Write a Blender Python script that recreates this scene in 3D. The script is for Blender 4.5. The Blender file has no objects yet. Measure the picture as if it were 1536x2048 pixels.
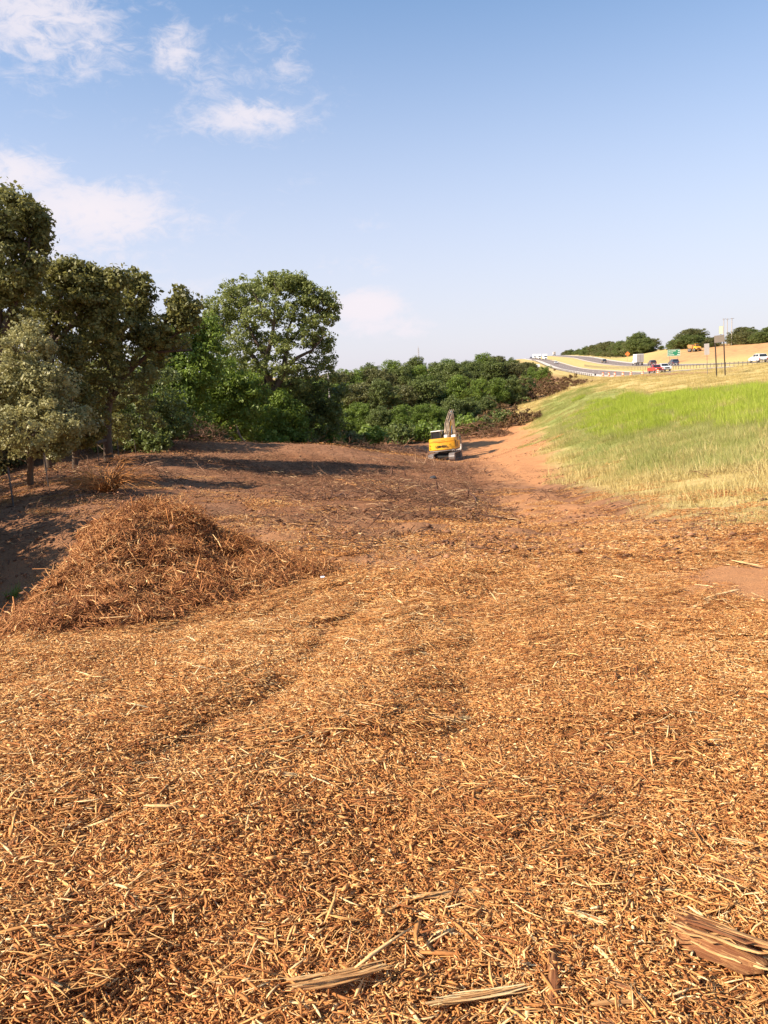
import bpy, math, random
import numpy as np
from mathutils import Matrix, Vector, Euler

random.seed(11)
RNG = np.random.default_rng(11)
S = bpy.context.scene
C = S.collection
R = math.radians

# ------------------------------------------------------------------ camera
F = 1479.0                       # focal length in photo pixels (photo 1536 x 2048)
PITCH = math.atan((1024 - 745) / F)
ROLL = R(3.0)
cam_data = bpy.data.cameras.new('camera')
cam = bpy.data.objects.new('camera', cam_data)
C.objects.link(cam)
cam_data.sensor_fit = 'VERTICAL'
cam_data.sensor_height = 36.0
cam_data.lens = F / 2048 * 36.0
cam_data.clip_start = 0.1
cam_data.clip_end = 12000
CM = Matrix.Rotation(math.pi / 2 - PITCH, 3, 'X') @ Matrix.Rotation(-ROLL, 3, 'Z')
cam.matrix_world = CM.to_4x4()
S.camera = cam

# ------------------------------------------------------------------ light
SUN_EL = R(40)
SUN_AZ = R(-112)                 # direction to the sun, clockwise from +Y (north): left and a bit behind
sun_dir = Vector((math.sin(SUN_AZ) * math.cos(SUN_EL), math.cos(SUN_AZ) * math.cos(SUN_EL), math.sin(SUN_EL)))
sl = bpy.data.lights.new('sun', 'SUN')
sl.energy = 4.9
sl.angle = R(0.53)
sl.color = (1.0, 0.87, 0.70)
so = bpy.data.objects.new('sun', sl)
so.rotation_euler = sun_dir.to_track_quat('Z', 'Y').to_euler()
so.location = (-40, -20, 60)
C.objects.link(so)
S.view_settings.view_transform = 'Standard'
S.view_settings.look = 'None'
S.view_settings.gamma = 1.0
S.view_settings.use_curve_mapping = False
S.view_settings.exposure = 0.98
SKY_STRENGTH = 0.086

def vdir(px, py):
    d = CM @ Vector(((px - 768) / F, -(py - 1024) / F, -1))
    return d.normalized()
def P(px, py, D):
    d = CM @ Vector(((px - 768) / F, -(py - 1024) / F, -1))
    return d * (D / d.y)

# ------------------------------------------------------------------ node helpers
class NT:
    def __init__(s, tree):
        s.t = tree; s.n = tree.nodes; s.l = tree.links
    def new(s, typ, **kw):
        n = s.n.new(typ)
        for k, v in kw.items():
            setattr(n, k, v)
        return n
    def link(s, a, b): s.l.new(a, b)
    def put(s, sock, v):
        if hasattr(v, 'is_output') or isinstance(v, bpy.types.NodeSocket): s.l.new(v, sock)
        else: sock.default_value = v
    def math(s, op, a, b=None, c=None, clamp=False):
        n = s.new('ShaderNodeMath', operation=op); n.use_clamp = clamp
        s.put(n.inputs[0], a)
        if b is not None: s.put(n.inputs[1], b)
        if c is not None: s.put(n.inputs[2], c)
        return n.outputs[0]
    def mix(s, f, a, b, mode='MIX'):
        n = s.new('ShaderNodeMix', data_type='RGBA', blend_type=mode)
        s.put(n.inputs[0], f)
        s.put(n.inputs[6], a if not isinstance(a, tuple) else (*a, 1) if len(a) == 3 else a)
        s.put(n.inputs[7], b if not isinstance(b, tuple) else (*b, 1) if len(b) == 3 else b)
        return n.outputs[2]
    def ramp(s, f, lo, hi, a=0.0, b=1.0):
        n = s.new('ShaderNodeMapRange', interpolation_type='SMOOTHSTEP')
        s.put(n.inputs['Value'], f); n.inputs['From Min'].default_value = lo; n.inputs['From Max'].default_value = hi
        n.inputs['To Min'].default_value = a; n.inputs['To Max'].default_value = b
        return n.outputs['Result']
    def noise(s, vec, scale, detail=4, rough=0.55, dist=0.0, dims='3D'):
        n = s.new('ShaderNodeTexNoise', noise_dimensions=dims)
        if vec is not None: s.l.new(vec, n.inputs['Vector'])
        n.inputs['Scale'].default_value = scale; n.inputs['Detail'].default_value = detail
        n.inputs['Roughness'].default_value = rough; n.inputs['Distortion'].default_value = dist
        return n.outputs['Fac']
    def attr(s, name, typ='GEOMETRY'):
        n = s.new('ShaderNodeAttribute', attribute_name=name, attribute_type=typ)
        return n

# ------------------------------------------------------------------ sky
W = bpy.data.worlds.new('World'); S.world = W; W.use_nodes = True
w = NT(W.node_tree); w.n.clear()
out = w.new('ShaderNodeOutputWorld')
bg = w.new('ShaderNodeBackground'); w.link(bg.outputs[0], out.inputs[0])
sky = w.new('ShaderNodeTexSky'); sky.sky_type = 'NISHITA'; sky.sun_disc = False
sky.sun_elevation = SUN_EL; sky.sun_rotation = SUN_AZ
sky.altitude = 300; sky.air_density = 1.0; sky.dust_density = 1.0; sky.ozone_density = 2.0
tc = w.new('ShaderNodeTexCoord')
sep = w.new('ShaderNodeSeparateXYZ'); w.link(tc.outputs['Generated'], sep.inputs[0])
az = w.math('ARCTAN2', sep.outputs[0], sep.outputs[1])
el = w.math('ARCSINE', sep.outputs[2])
comb = w.new('ShaderNodeCombineXYZ'); w.link(az, comb.inputs[0]); w.link(el, comb.inputs[1])
# pale lavender air towards the horizon, the same all the way round
lowair = w.math('POWER', w.ramp(el, 0.62, -0.02), 1.4)
blue = w.mix(1.0, sky.outputs[0], (0.86, 1.10, 1.20), 'MULTIPLY')
skycol = w.mix(w.math('MULTIPLY', lowair, 0.85), blue, (5.0, 4.65, 5.2))
# clouds: soft masses at their directions (azimuth, elevation), broken up by noise
mp = w.new('ShaderNodeMapping'); w.link(comb.outputs[0], mp.inputs[0]); mp.inputs['Scale'].default_value = (1.0, 1.9, 1.0)
n_big = w.noise(mp.outputs[0], 11.0, 8, 0.62, 0.9)
n_fine = w.noise(mp.outputs[0], 34.0, 7, 0.68, 0.8)
nz = w.math('ADD', w.math('MULTIPLY', n_big, 0.50), w.math('MULTIPLY', n_fine, 0.50))
CL = [ # px, py, half width, half height, tilt deg, density
 (85, 40, 170, 95, -5, 1.0), (350, 95, 55, 50, 50, .95), (440, 165, 90, 60, -20, .62), (560, 130, 80, 70, -35, .62),
 (500, 232, 125, 38, 3, 1.0), (25, 345, 110, 48, 0, 1.1), (190, 425, 180, 60, -4, 1.25), (110, 500, 240, 70, -4, .75),
 (735, 615, 80, 34, 0, 1.6), (760, 650, 120, 30, 0, .9), (820, 655, 80, 24, 0, .9), (740, 450, 55, 22, 10, .42), (722, 530, 80, 20, 0, .55), (570, 385, 90, 26, 10, .32),
 (380, 575, 170, 26, 0, .55), (490, 42, 40, 30, 0, .35), (600, 200, 70, 26, 0, .3), (310, 262, 40, 26, 30, .22), (850, 655, 90, 26, 0, .4)]
acc = None
for (px, py, hw, hh, tilt, den) in CL:
    d = vdir(px, py); a0 = math.atan2(d.x, d.y); e0 = math.asin(d.z)
    du = w.math('SUBTRACT', az, a0); dv = w.math('SUBTRACT', el, e0)
    t = R(tilt)
    uu = w.math('ADD', w.math('MULTIPLY', du, math.cos(t) / (hw / F)), w.math('MULTIPLY', dv, math.sin(t) / (hw / F)))
    vv = w.math('ADD', w.math('MULTIPLY', du, -math.sin(t) / (hh / F)), w.math('MULTIPLY', dv, math.cos(t) / (hh / F)))
    rr = w.math('ADD', w.math('MULTIPLY', uu, uu), w.math('MULTIPLY', vv, vv))
    g = w.math('MULTIPLY', w.math('EXPONENT', w.math('MULTIPLY', rr, -1.0)), den)
    acc = g if acc is None else w.math('MAXIMUM', acc, g)
# the rest of the sky carries a few thin clouds of the same kind
wide = w.math('MULTIPLY', w.ramp(w.noise(comb.outputs[0], 2.2, 3, 0.5), 0.52, 0.72), w.ramp(w.math('ABSOLUTE', az), 0.75, 1.1))
acc = w.math('MAXIMUM', acc, w.math('MULTIPLY', wide, 0.75))
cl = w.math('MULTIPLY', w.math('POWER', acc, 0.6), w.ramp(w.math('ADD', w.math('MULTIPLY', nz, 1.5), w.math('MULTIPLY', acc, 0.42)), 0.84, 1.22))
cl = w.math('MULTIPLY', cl, 0.86, clamp=True)
skycol = w.mix(cl, skycol, (5.5, 5.15, 5.5))
w.link(skycol, bg.inputs[0]); bg.inputs[1].default_value = SKY_STRENGTH

# ------------------------------------------------------------------ numpy noise
def _h(ix, iy, seed):
    n = (ix.astype(np.int64) * 374761393 + iy.astype(np.int64) * 668265263 + seed * 1442695041) & 0xffffffff
    n = ((n ^ (n >> 13)) * 1274126177) & 0xffffffff
    return ((n ^ (n >> 16)) & 0xffff) / 65535.0
def vnoise(x, y, seed=0):
    ix = np.floor(x); iy = np.floor(y); fx = x - ix; fy = y - iy
    fx = fx * fx * (3 - 2 * fx); fy = fy * fy * (3 - 2 * fy)
    a = _h(ix, iy, seed); b = _h(ix + 1, iy, seed); c = _h(ix, iy + 1, seed); d = _h(ix + 1, iy + 1, seed)
    return (a + (b - a) * fx) * (1 - fy) + (c + (d - c) * fx) * fy
def fbm(x, y, seed=0, octs=4, g=0.5):
    s = 0; a = 1; t = 0
    for i in range(octs):
        s = s + a * (vnoise(x * 2 ** i + 17.3 * i, y * 2 ** i - 9.1 * i, seed + i) - 0.5); t += a; a *= g
    return s / t
def sstep(x, a, b):
    t = np.clip((x - a) / (b - a), 0, 1); return t * t * (3 - 2 * t)

# ------------------------------------------------------------------ terrain
ctrl = []
def cp(px, py, D):
    p = P(px, py, D); ctrl.append((p.x, p.y, p.z))
for a in [(768,2048,1.6),(768,1600,2.75),(768,1300,5.2),(768,1150,8.8),(768,1050,14.5),(768,980,25),(768,935,44),(768,905,64),
          (100,2048,1.62),(100,1600,2.75),(100,1350,4.6),(420,1250,6.6),(500,1180,8.5),(450,1080,13.5),(500,1010,21),(560,950,36),(560,912,55),
          (1536,2048,1.62),(1536,1600,2.65),(1536,1300,4.9),(1536,1150,7.9),(1536,1050,11.5),(1536,1000,15),(1536,930,21.5),(1536,850,34),(1536,790,52),(1536,760,74),(1536,740,92),
          (1150,1300,5.1),(1150,1100,10.8),(1150,1000,22),(1150,930,40),(1140,860,64),(1150,800,98),(1150,772,128),
          (1300,1000,18),(1300,900,34),(1300,820,60),(1300,775,90),
          (893,922,70),(1000,900,76),(1000,1000,24),(1060,850,100),(1105,795,140),(1130,765,170),(960,870,92),
          (100,960,27),(250,925,38),(330,905,52)]:
    cp(*a)
ctrl += [(-14,6,-4.0),(-14,16,-4.6),(-40,20,-5.5),(-40,60,-7.5),(-110,100,-9),(-60,180,-8),(-20,95,-8.5),(10,110,-8.6),(0,150,-7.5),(30,170,-5.5),(10,220,-4.5),
         (-120,300,-7),(0,400,-3.5),(60,300,-3.5),(-300,700,-8),(0,900,-6),(80,700,1),(14,6,-2.1),(30,14,-2.2),(60,30,-2.0),(90,60,-1.6),(-3,0,-1.58),(3,0,-1.58)]
# highway: near carriageway edge (toward camera) and far carriageway edge, x and height as functions of y
RY  = np.array([-60, 40, 70, 96, 108, 125, 138, 155, 185, 210, 270, 330, 400, 500, 740, 900, 1200, 1800.])
RX1 = np.array([120, 70, 60, 56.5, 56, 56.2, 56.6, 57.4, 59, 61.3, 68.8, 77.4, 89, 105.8, 143, 168, 215, 310.])
RZ1 = np.array([1.0, .3, -.4, -1.2, -1.55, -2.62, -2.87, -3.4, -4.1, -4.4, -3.25, -2.3, -.4, 2.2, 6.0, 7.0, 4.5, 0.])
RX2 = RX1 + np.array([22, 20, 19, 18.5, 18.5, 18.5, 18.5, 18.5, 18.5, 18.6, 19.2, 20.5, 22, 24.5, 27, 30, 34, 36.])
RZ2 = np.array([1.2, .6, -.3, -1.2, -1.5, -1.75, -1.85, -1.95, -2.2, -2.3, -2.3, -1.3, 0.3, 3.0, 7.5, 8.8, 6.5, 2.])
NW = 11.0                        # width of the near carriageway with its shoulders
def smooth_tab(y, Y, V):
    # average of the linear table over a few taps: a smooth curve
    r = 0; ws = 0
    for k, wt in ((-1, .15), (-.5, .22), (0, .26), (.5, .22), (1, .15)):
        r = r + wt * np.interp(y + k * (8 + 0.05 * np.abs(y)), Y, V); ws += wt
    return r / ws
def road_x1(y): return smooth_tab(y, RY, RX1)
def road_z1(y): return smooth_tab(y, RY, RZ1)
def road_x2(y): return smooth_tab(y, RY, RX2)
def road_z2(y): return smooth_tab(y, RY, RZ2)
for yy in (-20, 40, 70, 100, 125, 155, 185, 210, 270, 330, 450, 700, 1000):
    ctrl.append((float(road_x1(yy)), yy, float(road_z1(yy)))); ctrl.append((float(road_x2(yy)) + 14, yy, float(road_z2(yy))))
# cut bank and hill beyond the far carriageway
for a in [(1280,709,405),(1320,700,375),(1375,697,340),(1430,697,315),(1536,688,275)]:
    cp(*a)
ctrl += [(260,300,7),(220,120,4),(320,60,5),(400,600,8),(220,500,5.5),(300,900,9),(165,430,3)]
ctrl = np.array(ctrl)
def uv(x, y):
    yy = np.maximum(y + 4, 2.0)
    return np.stack([np.clip(x / yy, -1.7, 1.7) * 2.2, np.log(yy)], -1)
cu = uv(ctrl[:, 0], ctrl[:, 1])
def tps(r2): return np.where(r2 > 1e-12, 0.5 * r2 * np.log(np.maximum(r2, 1e-12)), 0)
_n = len(ctrl)
K = tps(((cu[:, None] - cu[None]) ** 2).sum(-1)) + np.eye(_n) * 0.004
Pm = np.concatenate([np.ones((_n, 1)), cu], 1)
A = np.zeros((_n + 3, _n + 3)); A[:_n, :_n] = K; A[:_n, _n:] = Pm; A[_n:, :_n] = Pm.T
sol = np.linalg.solve(A, np.concatenate([ctrl[:, 2], np.zeros(3)]))
def base_h(x, y):
    q = uv(x, y)
    o = np.empty(q.shape[0])
    for i in range(0, len(o), 20000):
        qq = q[i:i + 20000]
        r2 = ((qq[:, None] - cu[None]) ** 2).sum(-1)
        o[i:i + 20000] = tps(r2) @ sol[:_n] + sol[_n] + qq @ sol[_n + 1:]
    return o
def pile_h(x, y):
    """height of the shredded wood heap above the ground under it"""
    def bump(cx, cy, rx, ry, h, rot=0, p=1.0):
        c, s_ = math.cos(rot), math.sin(rot)
        dx = x - cx; dy = y - cy
        u = (dx * c + dy * s_) / rx; v = (-dx * s_ + dy * c) / ry
        r = np.sqrt(u * u + v * v)
        return h * np.clip(1 - r, 0, 1) ** p * (1 + 0.0 * r)
    r = np.maximum.reduce([bump(-3.2, 9.5, 1.75, 2.2, .92, 0, .85), bump(-2.9, 9.2, 2.0, 1.6, .66, -.12, .95), bump(-3.15, 8.5, 1.6, 1.7, .50, .2, .9), bump(-2.2, 9.3, 1.7, 1.0, .30, -.1, 1),
                           bump(-3.1, 7.5, 1.2, 1.4, .18, .1, 1)])
    r = r * sstep(x, -4.7 + .1 * (9.4 - y), -3.3 + .1 * (9.4 - y))
    return r
def terrain_h(x, y, detail=True):
    x = np.asarray(x, float).ravel(); y = np.asarray(y, float).ravel()
    h = base_h(x, y)
    # low ground left of the mulch bench
    edge = -3.65 + 0.25 * np.sin(y * 0.7) - 0.10 * np.clip(y - 10, 0, 20)
    amt = 1.7 * sstep(y, 19, 11) * sstep(y, 0.0, 5.0)
    h = h - amt * sstep(x, edge + 0.25, edge - 1.5)
    if detail:
        w_far = sstep(y, 3, 30)
        h = h + fbm(x * .35, y * .35, 3, 4) * (0.10 + 0.14 * w_far) + fbm(x * 1.6, y * 1.6, 9, 5) * (0.12 + .06 * w_far)
        near = sstep(y, 32, 14) * (np.abs(x) < 40)
        h = h + near * (fbm(x * 6, y * 6, 21, 4) * 0.07)
        h = h - .055 * rut(x, y)
        # row of hummocks left by the machine across the clearing, and ruts
        h = h + 0.15 * np.exp(-((y - (20 + .22 * x + 2 * fbm(x * .3, y * .1, 5))) / 1.0) ** 2) * sstep(x, 3, -1) * sstep(x, -9, -5) * (0.4 + 1.6 * vnoise(x * 1.1, y * .9, 31))
        h = h + 0.09 * np.exp(-((y - (13.5 + .25 * x)) / 0.45) ** 2) * sstep(x, 2.6, 0) * sstep(x, -5, -1.5) * (1.8 * vnoise(x * 1.6, y, 37))
        h = h + 0.9 * np.exp(-((y - (57 + .05 * x)) / 4.0) ** 2) * sstep(x, 2, -6) * sstep(x, -34, -22)
        for cx0, k in ((2.2, .055), (4.1, .07)):
            cx = cx0 + k * y + 0.012 * (y - 10) ** 1.0
            h = h - 0.09 * np.exp(-((x - cx) / .30) ** 2) * sstep(y, 9, 14) * sstep(y, 70, 45)
        h = h + fbm(x * .02, y * .02, 51, 3) * 3.0 * sstep(y, 200, 500) * sstep(road_x1(y) - x, 20, 120)
    # the corridor of the two carriageways and the cut bank beyond
    x1 = road_x1(y); x2 = road_x2(y); z1 = road_z1(y); z2 = road_z2(y)
    se = 0.8 * sstep(y, 110, 150) * sstep(y, 300, 210)
    t = (x - x1) / NW
    zr1 = z1 + se * np.clip(t, 0, 1)
    m = np.clip((x - (x1 + NW + .4)) / np.maximum(x2 - x1 - NW - 1.2, 1), 0, 1); m = m * m * (3 - 2 * m)
    zc = zr1 * (1 - m) + z2 * m
    zc = zc - 0.15 * np.sin(np.clip((x - (x1 + NW + .6)) / np.maximum(x2 - x1 - NW - 2, 1), 0, 1) * math.pi)
    wgt = sstep(x, x1 - 9, x1 - 0.6) * sstep(x, x2 + 24, x2 + 14.5) * sstep(y, -60, -30)
    h = h * (1 - wgt) + (zc - 0.05) * wgt
    return h
def rut(x, y):
    a = 0
    for c_ in (0.0, 1.15):
        xc = -1.72 + c_ + .215 * y + .05 * np.sin(y * 1.7)
        a = a + np.exp(-((x - xc) / (.13 + .012 * y)) ** 2) * sstep(y, 1.6, 2.4) * sstep(y, 11, 7) * (.5 + .9 * vnoise(x * 1.3, y * 1.1, 77))
    return np.clip(a, 0, 1)
def gz(x, y): return float(terrain_h([x], [y])[0])
def ground_hit(px, py, dmax=900):
    d = CM @ Vector(((px - 768) / F, -(py - 1024) / F, -1))
    D = np.concatenate([np.linspace(1.2, 12, 160), np.geomspace(12.1, dmax, 420)])
    X = d.x / d.y * D; Z = d.z / d.y * D
    g = terrain_h(X, D)
    b = np.nonzero(Z < g)[0]
    if len(b) == 0: i = len(D) - 1
    else: i = b[0]
    if i > 0 and len(b):
        a0 = Z[i - 1] - g[i - 1]; a1 = g[i] - Z[i]; t = a0 / max(a0 + a1, 1e-9)
        dd = D[i - 1] + (D[i] - D[i - 1]) * t
    else: dd = D[i]
    return float(d.x / d.y * dd), float(dd)
def poly_world(pts): return np.array([ground_hit(*p) for p in pts])
def in_poly(x, y, poly):
    c = np.zeros(x.shape, bool); n = len(poly); j = n - 1
    for i in range(n):
        xi, yi = poly[i]; xj, yj = poly[j]
        if yi != yj:
            k = ((yi > y) != (yj > y)) & (x < (xj - xi) * (y - yi) / (yj - yi) + xi)
            c ^= k
        j = i
    return c

# ------------------------------------------------------------------ object helpers
def tag(o, label=None, cat=None, group=None, kind=None):
    if label: o['label'] = label
    if cat: o['category'] = cat
    if group: o['group'] = group
    if kind: o['kind'] = kind
    return o
def empty(name, loc, rz=0, label=None, cat=None, group=None, rot=None):
    o = bpy.data.objects.new(name, None); C.objects.link(o)
    o.empty_display_size = 0.2
    o.location = loc; o.rotation_euler = rot if rot else (0, 0, rz)
    return tag(o, label, cat, group)
def link(name, me, mat=None, parent=None, loc=None):
    o = bpy.data.objects.new(name, me); C.objects.link(o)
    if mat is not None and len(me.materials) == 0: me.materials.append(mat)
    if parent is not None: o.parent = parent
    if loc is not None: o.location = loc
    return o
def mesh_np(name, V, Fq, smooth=False, attrs=None):
    """V (n,3); Fq (m,k) index array or list of arrays of different k"""
    me = bpy.data.meshes.new(name)
    V = np.asarray(V, np.float32)
    if not isinstance(Fq, (list, tuple)): Fq = [Fq]
    Fq = [np.asarray(f, np.int32) for f in Fq if len(f)]
    me.vertices.add(len(V)); me.vertices.foreach_set('co', V.ravel())
    nl = sum(f.size for f in Fq); nf = sum(len(f) for f in Fq)
    me.loops.add(nl); me.polygons.add(nf)
    me.loops.foreach_set('vertex_index', np.concatenate([f.ravel() for f in Fq]))
    tot = np.concatenate([np.full(len(f), f.shape[1], np.int32) for f in Fq])
    st = np.concatenate([[0], np.cumsum(tot)[:-1]]).astype(np.int32)
    me.polygons.foreach_set('loop_start', st)
    me.polygons.foreach_set('loop_total', tot)
    if smooth: me.polygons.foreach_set('use_smooth', np.ones(nf, bool))
    me.update(calc_edges=True)
    if attrs:
        for k, v in attrs.items():
            a = me.attributes.new(k, 'FLOAT', 'POINT'); a.data.foreach_set('value', np.asarray(v, np.float32))
    return me
class MB:
    """collects simple shapes into one mesh"""
    def __init__(s): s.v = []; s.f3 = []; s.f4 = []; s.fn = []; s.n = 0
    def add(s, V, faces):
        V = np.asarray(V, float)
        for f in faces:
            f = [i + s.n for i in f]
            (s.f4 if len(f) == 4 else s.f3 if len(f) == 3 else s.fn).append(f)
        s.v.append(V); s.n += len(V); return s
    def box(s, x0, x1, y0, y1, z0, z1, M=None):
        V = [(x, y, z) for z in (z0, z1) for y in (y0, y1) for x in (x0, x1)]
        if M is not None: V = [tuple(M @ Vector(v)) for v in V]
        return s.add(V, [(0,2,3,1),(4,5,7,6),(0,1,5,4),(2,6,7,3),(0,4,6,2),(1,3,7,5)])
    def prism(s, prof, x0, x1, inset=None):
        """side profile [(y,z)...] extruded over x; inset narrows the points above a height"""
        n = len(prof)
        def wx(z, x): 
            return x if inset is None else x * inset(z)
        V = [(wx(z, x0), y, z) for y, z in prof] + [(wx(z, x1), y, z) for y, z in prof]
        fs = [tuple(range(n)), tuple(range(2 * n - 1, n - 1, -1))]
        for i in range(n):
            j = (i + 1) % n; fs.append((i, i + n, j + n, j))
        return s.add(V, fs)
    def cyl(s, p0, p1, r0, r1=None, n=12, cap=True):
        p0 = Vector(p0); p1 = Vector(p1); r1 = r0 if r1 is None else r1
        d = (p1 - p0).normalized(); a = d.orthogonal().normalized(); b = d.cross(a)
        V = []
        for p, r in ((p0, r0), (p1, r1)):
            for i in range(n):
                t = 2 * math.pi * i / n; V.append(tuple(p + a * (r * math.cos(t)) + b * (r * math.sin(t))))
        fs = [(i, (i + 1) % n, (i + 1) % n + n, i + n) for i in range(n)]
        if cap: fs += [tuple(range(n - 1, -1, -1)), tuple(range(n, 2 * n))]
        return s.add(V, fs)
    def tube(s, pts, rs, n=6):
        V, Fq = tube_np(np.array(pts, float), np.array(rs, float), n)
        s.v.append(V); s.f4 += (Fq + s.n).tolist(); s.n += len(V); return s
    def build(s, name, mat, parent=None, smooth=False, bevel=0):
        me = bpy.data.meshes.new(name)
        me.from_pydata(np.concatenate(s.v).tolist(), [], s.f3 + s.f4 + s.fn)
        if bevel:
            import bmesh
            bm = bmesh.new(); bm.from_mesh(me)
            bmesh.ops.recalc_face_normals(bm, faces=bm.faces)
            es = [e for e in bm.edges if len(e.link_faces) == 2 and e.calc_face_angle(0) > 0.5]
            bmesh.ops.bevel(bm, geom=es, offset=bevel, segments=2, affect='EDGES', clamp_overlap=True)
            bm.to_mesh(me); bm.free()
        else:
            import bmesh
            bm = bmesh.new(); bm.from_mesh(me); bmesh.ops.recalc_face_normals(bm, faces=bm.faces); bm.to_mesh(me); bm.free()
        if smooth: me.polygons.foreach_set('use_smooth', np.ones(len(me.polygons), bool))
        return link(name, me, mat, parent)
def tube_np(pts, rs, n=5):
    k = len(pts)
    t = np.gradient(pts, axis=0); t /= np.linalg.norm(t, axis=1, keepdims=True) + 1e-9
    ref = np.array([0, 0, 1.0]) if abs(t[:, 2]).mean() < .8 else np.array([1.0, 0, 0])
    a = np.cross(t, ref); a /= np.linalg.norm(a, axis=1, keepdims=True) + 1e-9
    b = np.cross(t, a)
    th = np.arange(n) * 2 * math.pi / n
    V = pts[:, None] + rs[:, None, None] * (a[:, None] * np.cos(th)[None, :, None] + b[:, None] * np.sin(th)[None, :, None])
    V = V.reshape(-1, 3)
    i = np.arange(k - 1)[:, None] * n; j = np.arange(n)[None]; j2 = (j + 1) % n
    Fq = np.stack([i + j, i + j2, i + n + j2, i + n + j], -1).reshape(-1, 4)
    return V, Fq

def copy_tree(o, parent=None):
    c = o.copy(); C.objects.link(c); c.parent = parent
    for ch in o.children: copy_tree(ch, c)
    return c

# ------------------------------------------------------------------ materials
def newmat(name):
    m = bpy.data.materials.new(name); m.use_nodes = True
    t = NT(m.node_tree); t.n.clear()
    o = t.new('ShaderNodeOutputMaterial')
    b = t.new('ShaderNodeBsdfPrincipled'); t.link(b.outputs[0], o.inputs[0])
    return m, t, b, o
def simple(name, col, rough=0.6, metal=0.0, var=0.12, scale=6.0, dirt=None, dirt_amt=0.0, coat=0.0):
    m, t, b, o = newmat(name)
    g = t.new('ShaderNodeTexCoord').outputs['Object']
    n = t.noise(g, scale, 5, .6)
    c = t.mix(t.ramp(n, .3, .7), tuple(x * (1 - var) for x in col), tuple(min(1, x * (1 + var)) for x in col))
    if dirt:
        c = t.mix(t.math('MULTIPLY', t.ramp(t.noise(g, scale * .6, 6, .7), .42, .66), dirt_amt), c, dirt)
    t.link(c, b.inputs['Base Color'])
    b.inputs['Roughness'].default_value = rough; b.inputs['Metallic'].default_value = metal
    b.inputs['Coat Weight'].default_value = coat
    return m
def glassy(name, col=(.02, .025, .03)):
    m, t, b, o = newmat(name); b.inputs['Base Color'].default_value = (*col, 1); b.inputs['Roughness'].default_value = .08
    b.inputs['Specular IOR Level'].default_value = .8
    return m
def foliage(name, dark, light, trans=0.25, rough=.5, hue_scale=0.5):
    m, t, b, o = newmat(name)
    tone = t.attr('tone').outputs['Fac']
    geo = t.new('ShaderNodeNewGeometry').outputs['Position']
    oi = t.new('ShaderNodeObjectInfo').outputs['Random']
    n = t.noise(geo, hue_scale, 2, .5)
    f = t.math('ADD', t.math('MULTIPLY', tone, .6), t.math('MULTIPLY', t.math('ADD', n, t.math('MULTIPLY', oi, .35)), .42), clamp=True)
    c = t.mix(f, dark, light)
    t.link(c, b.inputs['Base Color']); b.inputs['Roughness'].default_value = rough
    b.inputs['Specular IOR Level'].default_value = .35
    tr = t.new('ShaderNodeBsdfTranslucent'); 
    c2 = t.mix(0.5, c, tuple(min(1, x * 1.8) for x in light)); t.link(c2, tr.inputs[0])
    mx = t.new('ShaderNodeMixShader'); mx.inputs[0].default_value = trans
    t.link(b.outputs[0], mx.inputs[1]); t.link(tr.outputs[0], mx.inputs[2]); t.link(mx.outputs[0], o.inputs[0])
    return m
def toned(name, stops, rough=.75, pos_scale=.6, pos_amt=.25, trans=0.0):
    """material whose colour follows the per-piece random attribute 'tone' through a ramp"""
    m, t, b, o = newmat(name)
    tone = t.attr('tone').outputs['Fac']
    geo = t.new('ShaderNodeNewGeometry').outputs['Position']
    n = t.noise(geo, pos_scale, 4, .55)
    f = t.math('ADD', tone, t.math('MULTIPLY', t.math('SUBTRACT', n, .5), pos_amt * 2), clamp=True)
    r = t.new('ShaderNodeValToRGB'); e = r.color_ramp.elements
    e[0].position = stops[0][0]; e[0].color = (*stops[0][1], 1); e[1].position = stops[-1][0]; e[1].color = (*stops[-1][1], 1)
    for p, c in stops[1:-1]:
        x = e.new(p); x.color = (*c, 1)
    t.link(f, r.inputs[0])
    fine = t.noise(geo, 90, 2, .6)
    c = t.mix(t.ramp(fine, .35, .7, 0, .35), r.outputs[0], (.20, .085, .03), 'MULTIPLY')
    t.link(r.outputs[0] if trans else c, b.inputs['Base Color'])
    b.inputs['Roughness'].default_value = rough; b.inputs['Specular IOR Level'].default_value = .25
    if trans:
        tr = t.new('ShaderNodeBsdfTranslucent'); t.link(r.outputs[0], tr.inputs[0])
        mx = t.new('ShaderNodeMixShader'); mx.inputs[0].default_value = trans
        t.link(b.outputs[0], mx.inputs[1]); t.link(tr.outputs[0], mx.inputs[2]); t.link(mx.outputs[0], o.inputs[0])
    return m
CHIP = [(0, (.25, .085, .027)), (.20, (.42, .16, .048)), (.45, (.60, .275, .085)), (.72, (.80, .455, .17)), (1, (.97, .76, .41))]
M_chip = toned('shredded_wood', CHIP)
M_chip_far = toned('shredded_wood_far', CHIP, pos_amt=.35)
M_splinter = toned('split_wood', [(0, (.22, .09, .035)), (.5, (.55, .30, .12)), (1, (.86, .62, .30))], pos_scale=30, pos_amt=.3)
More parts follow.
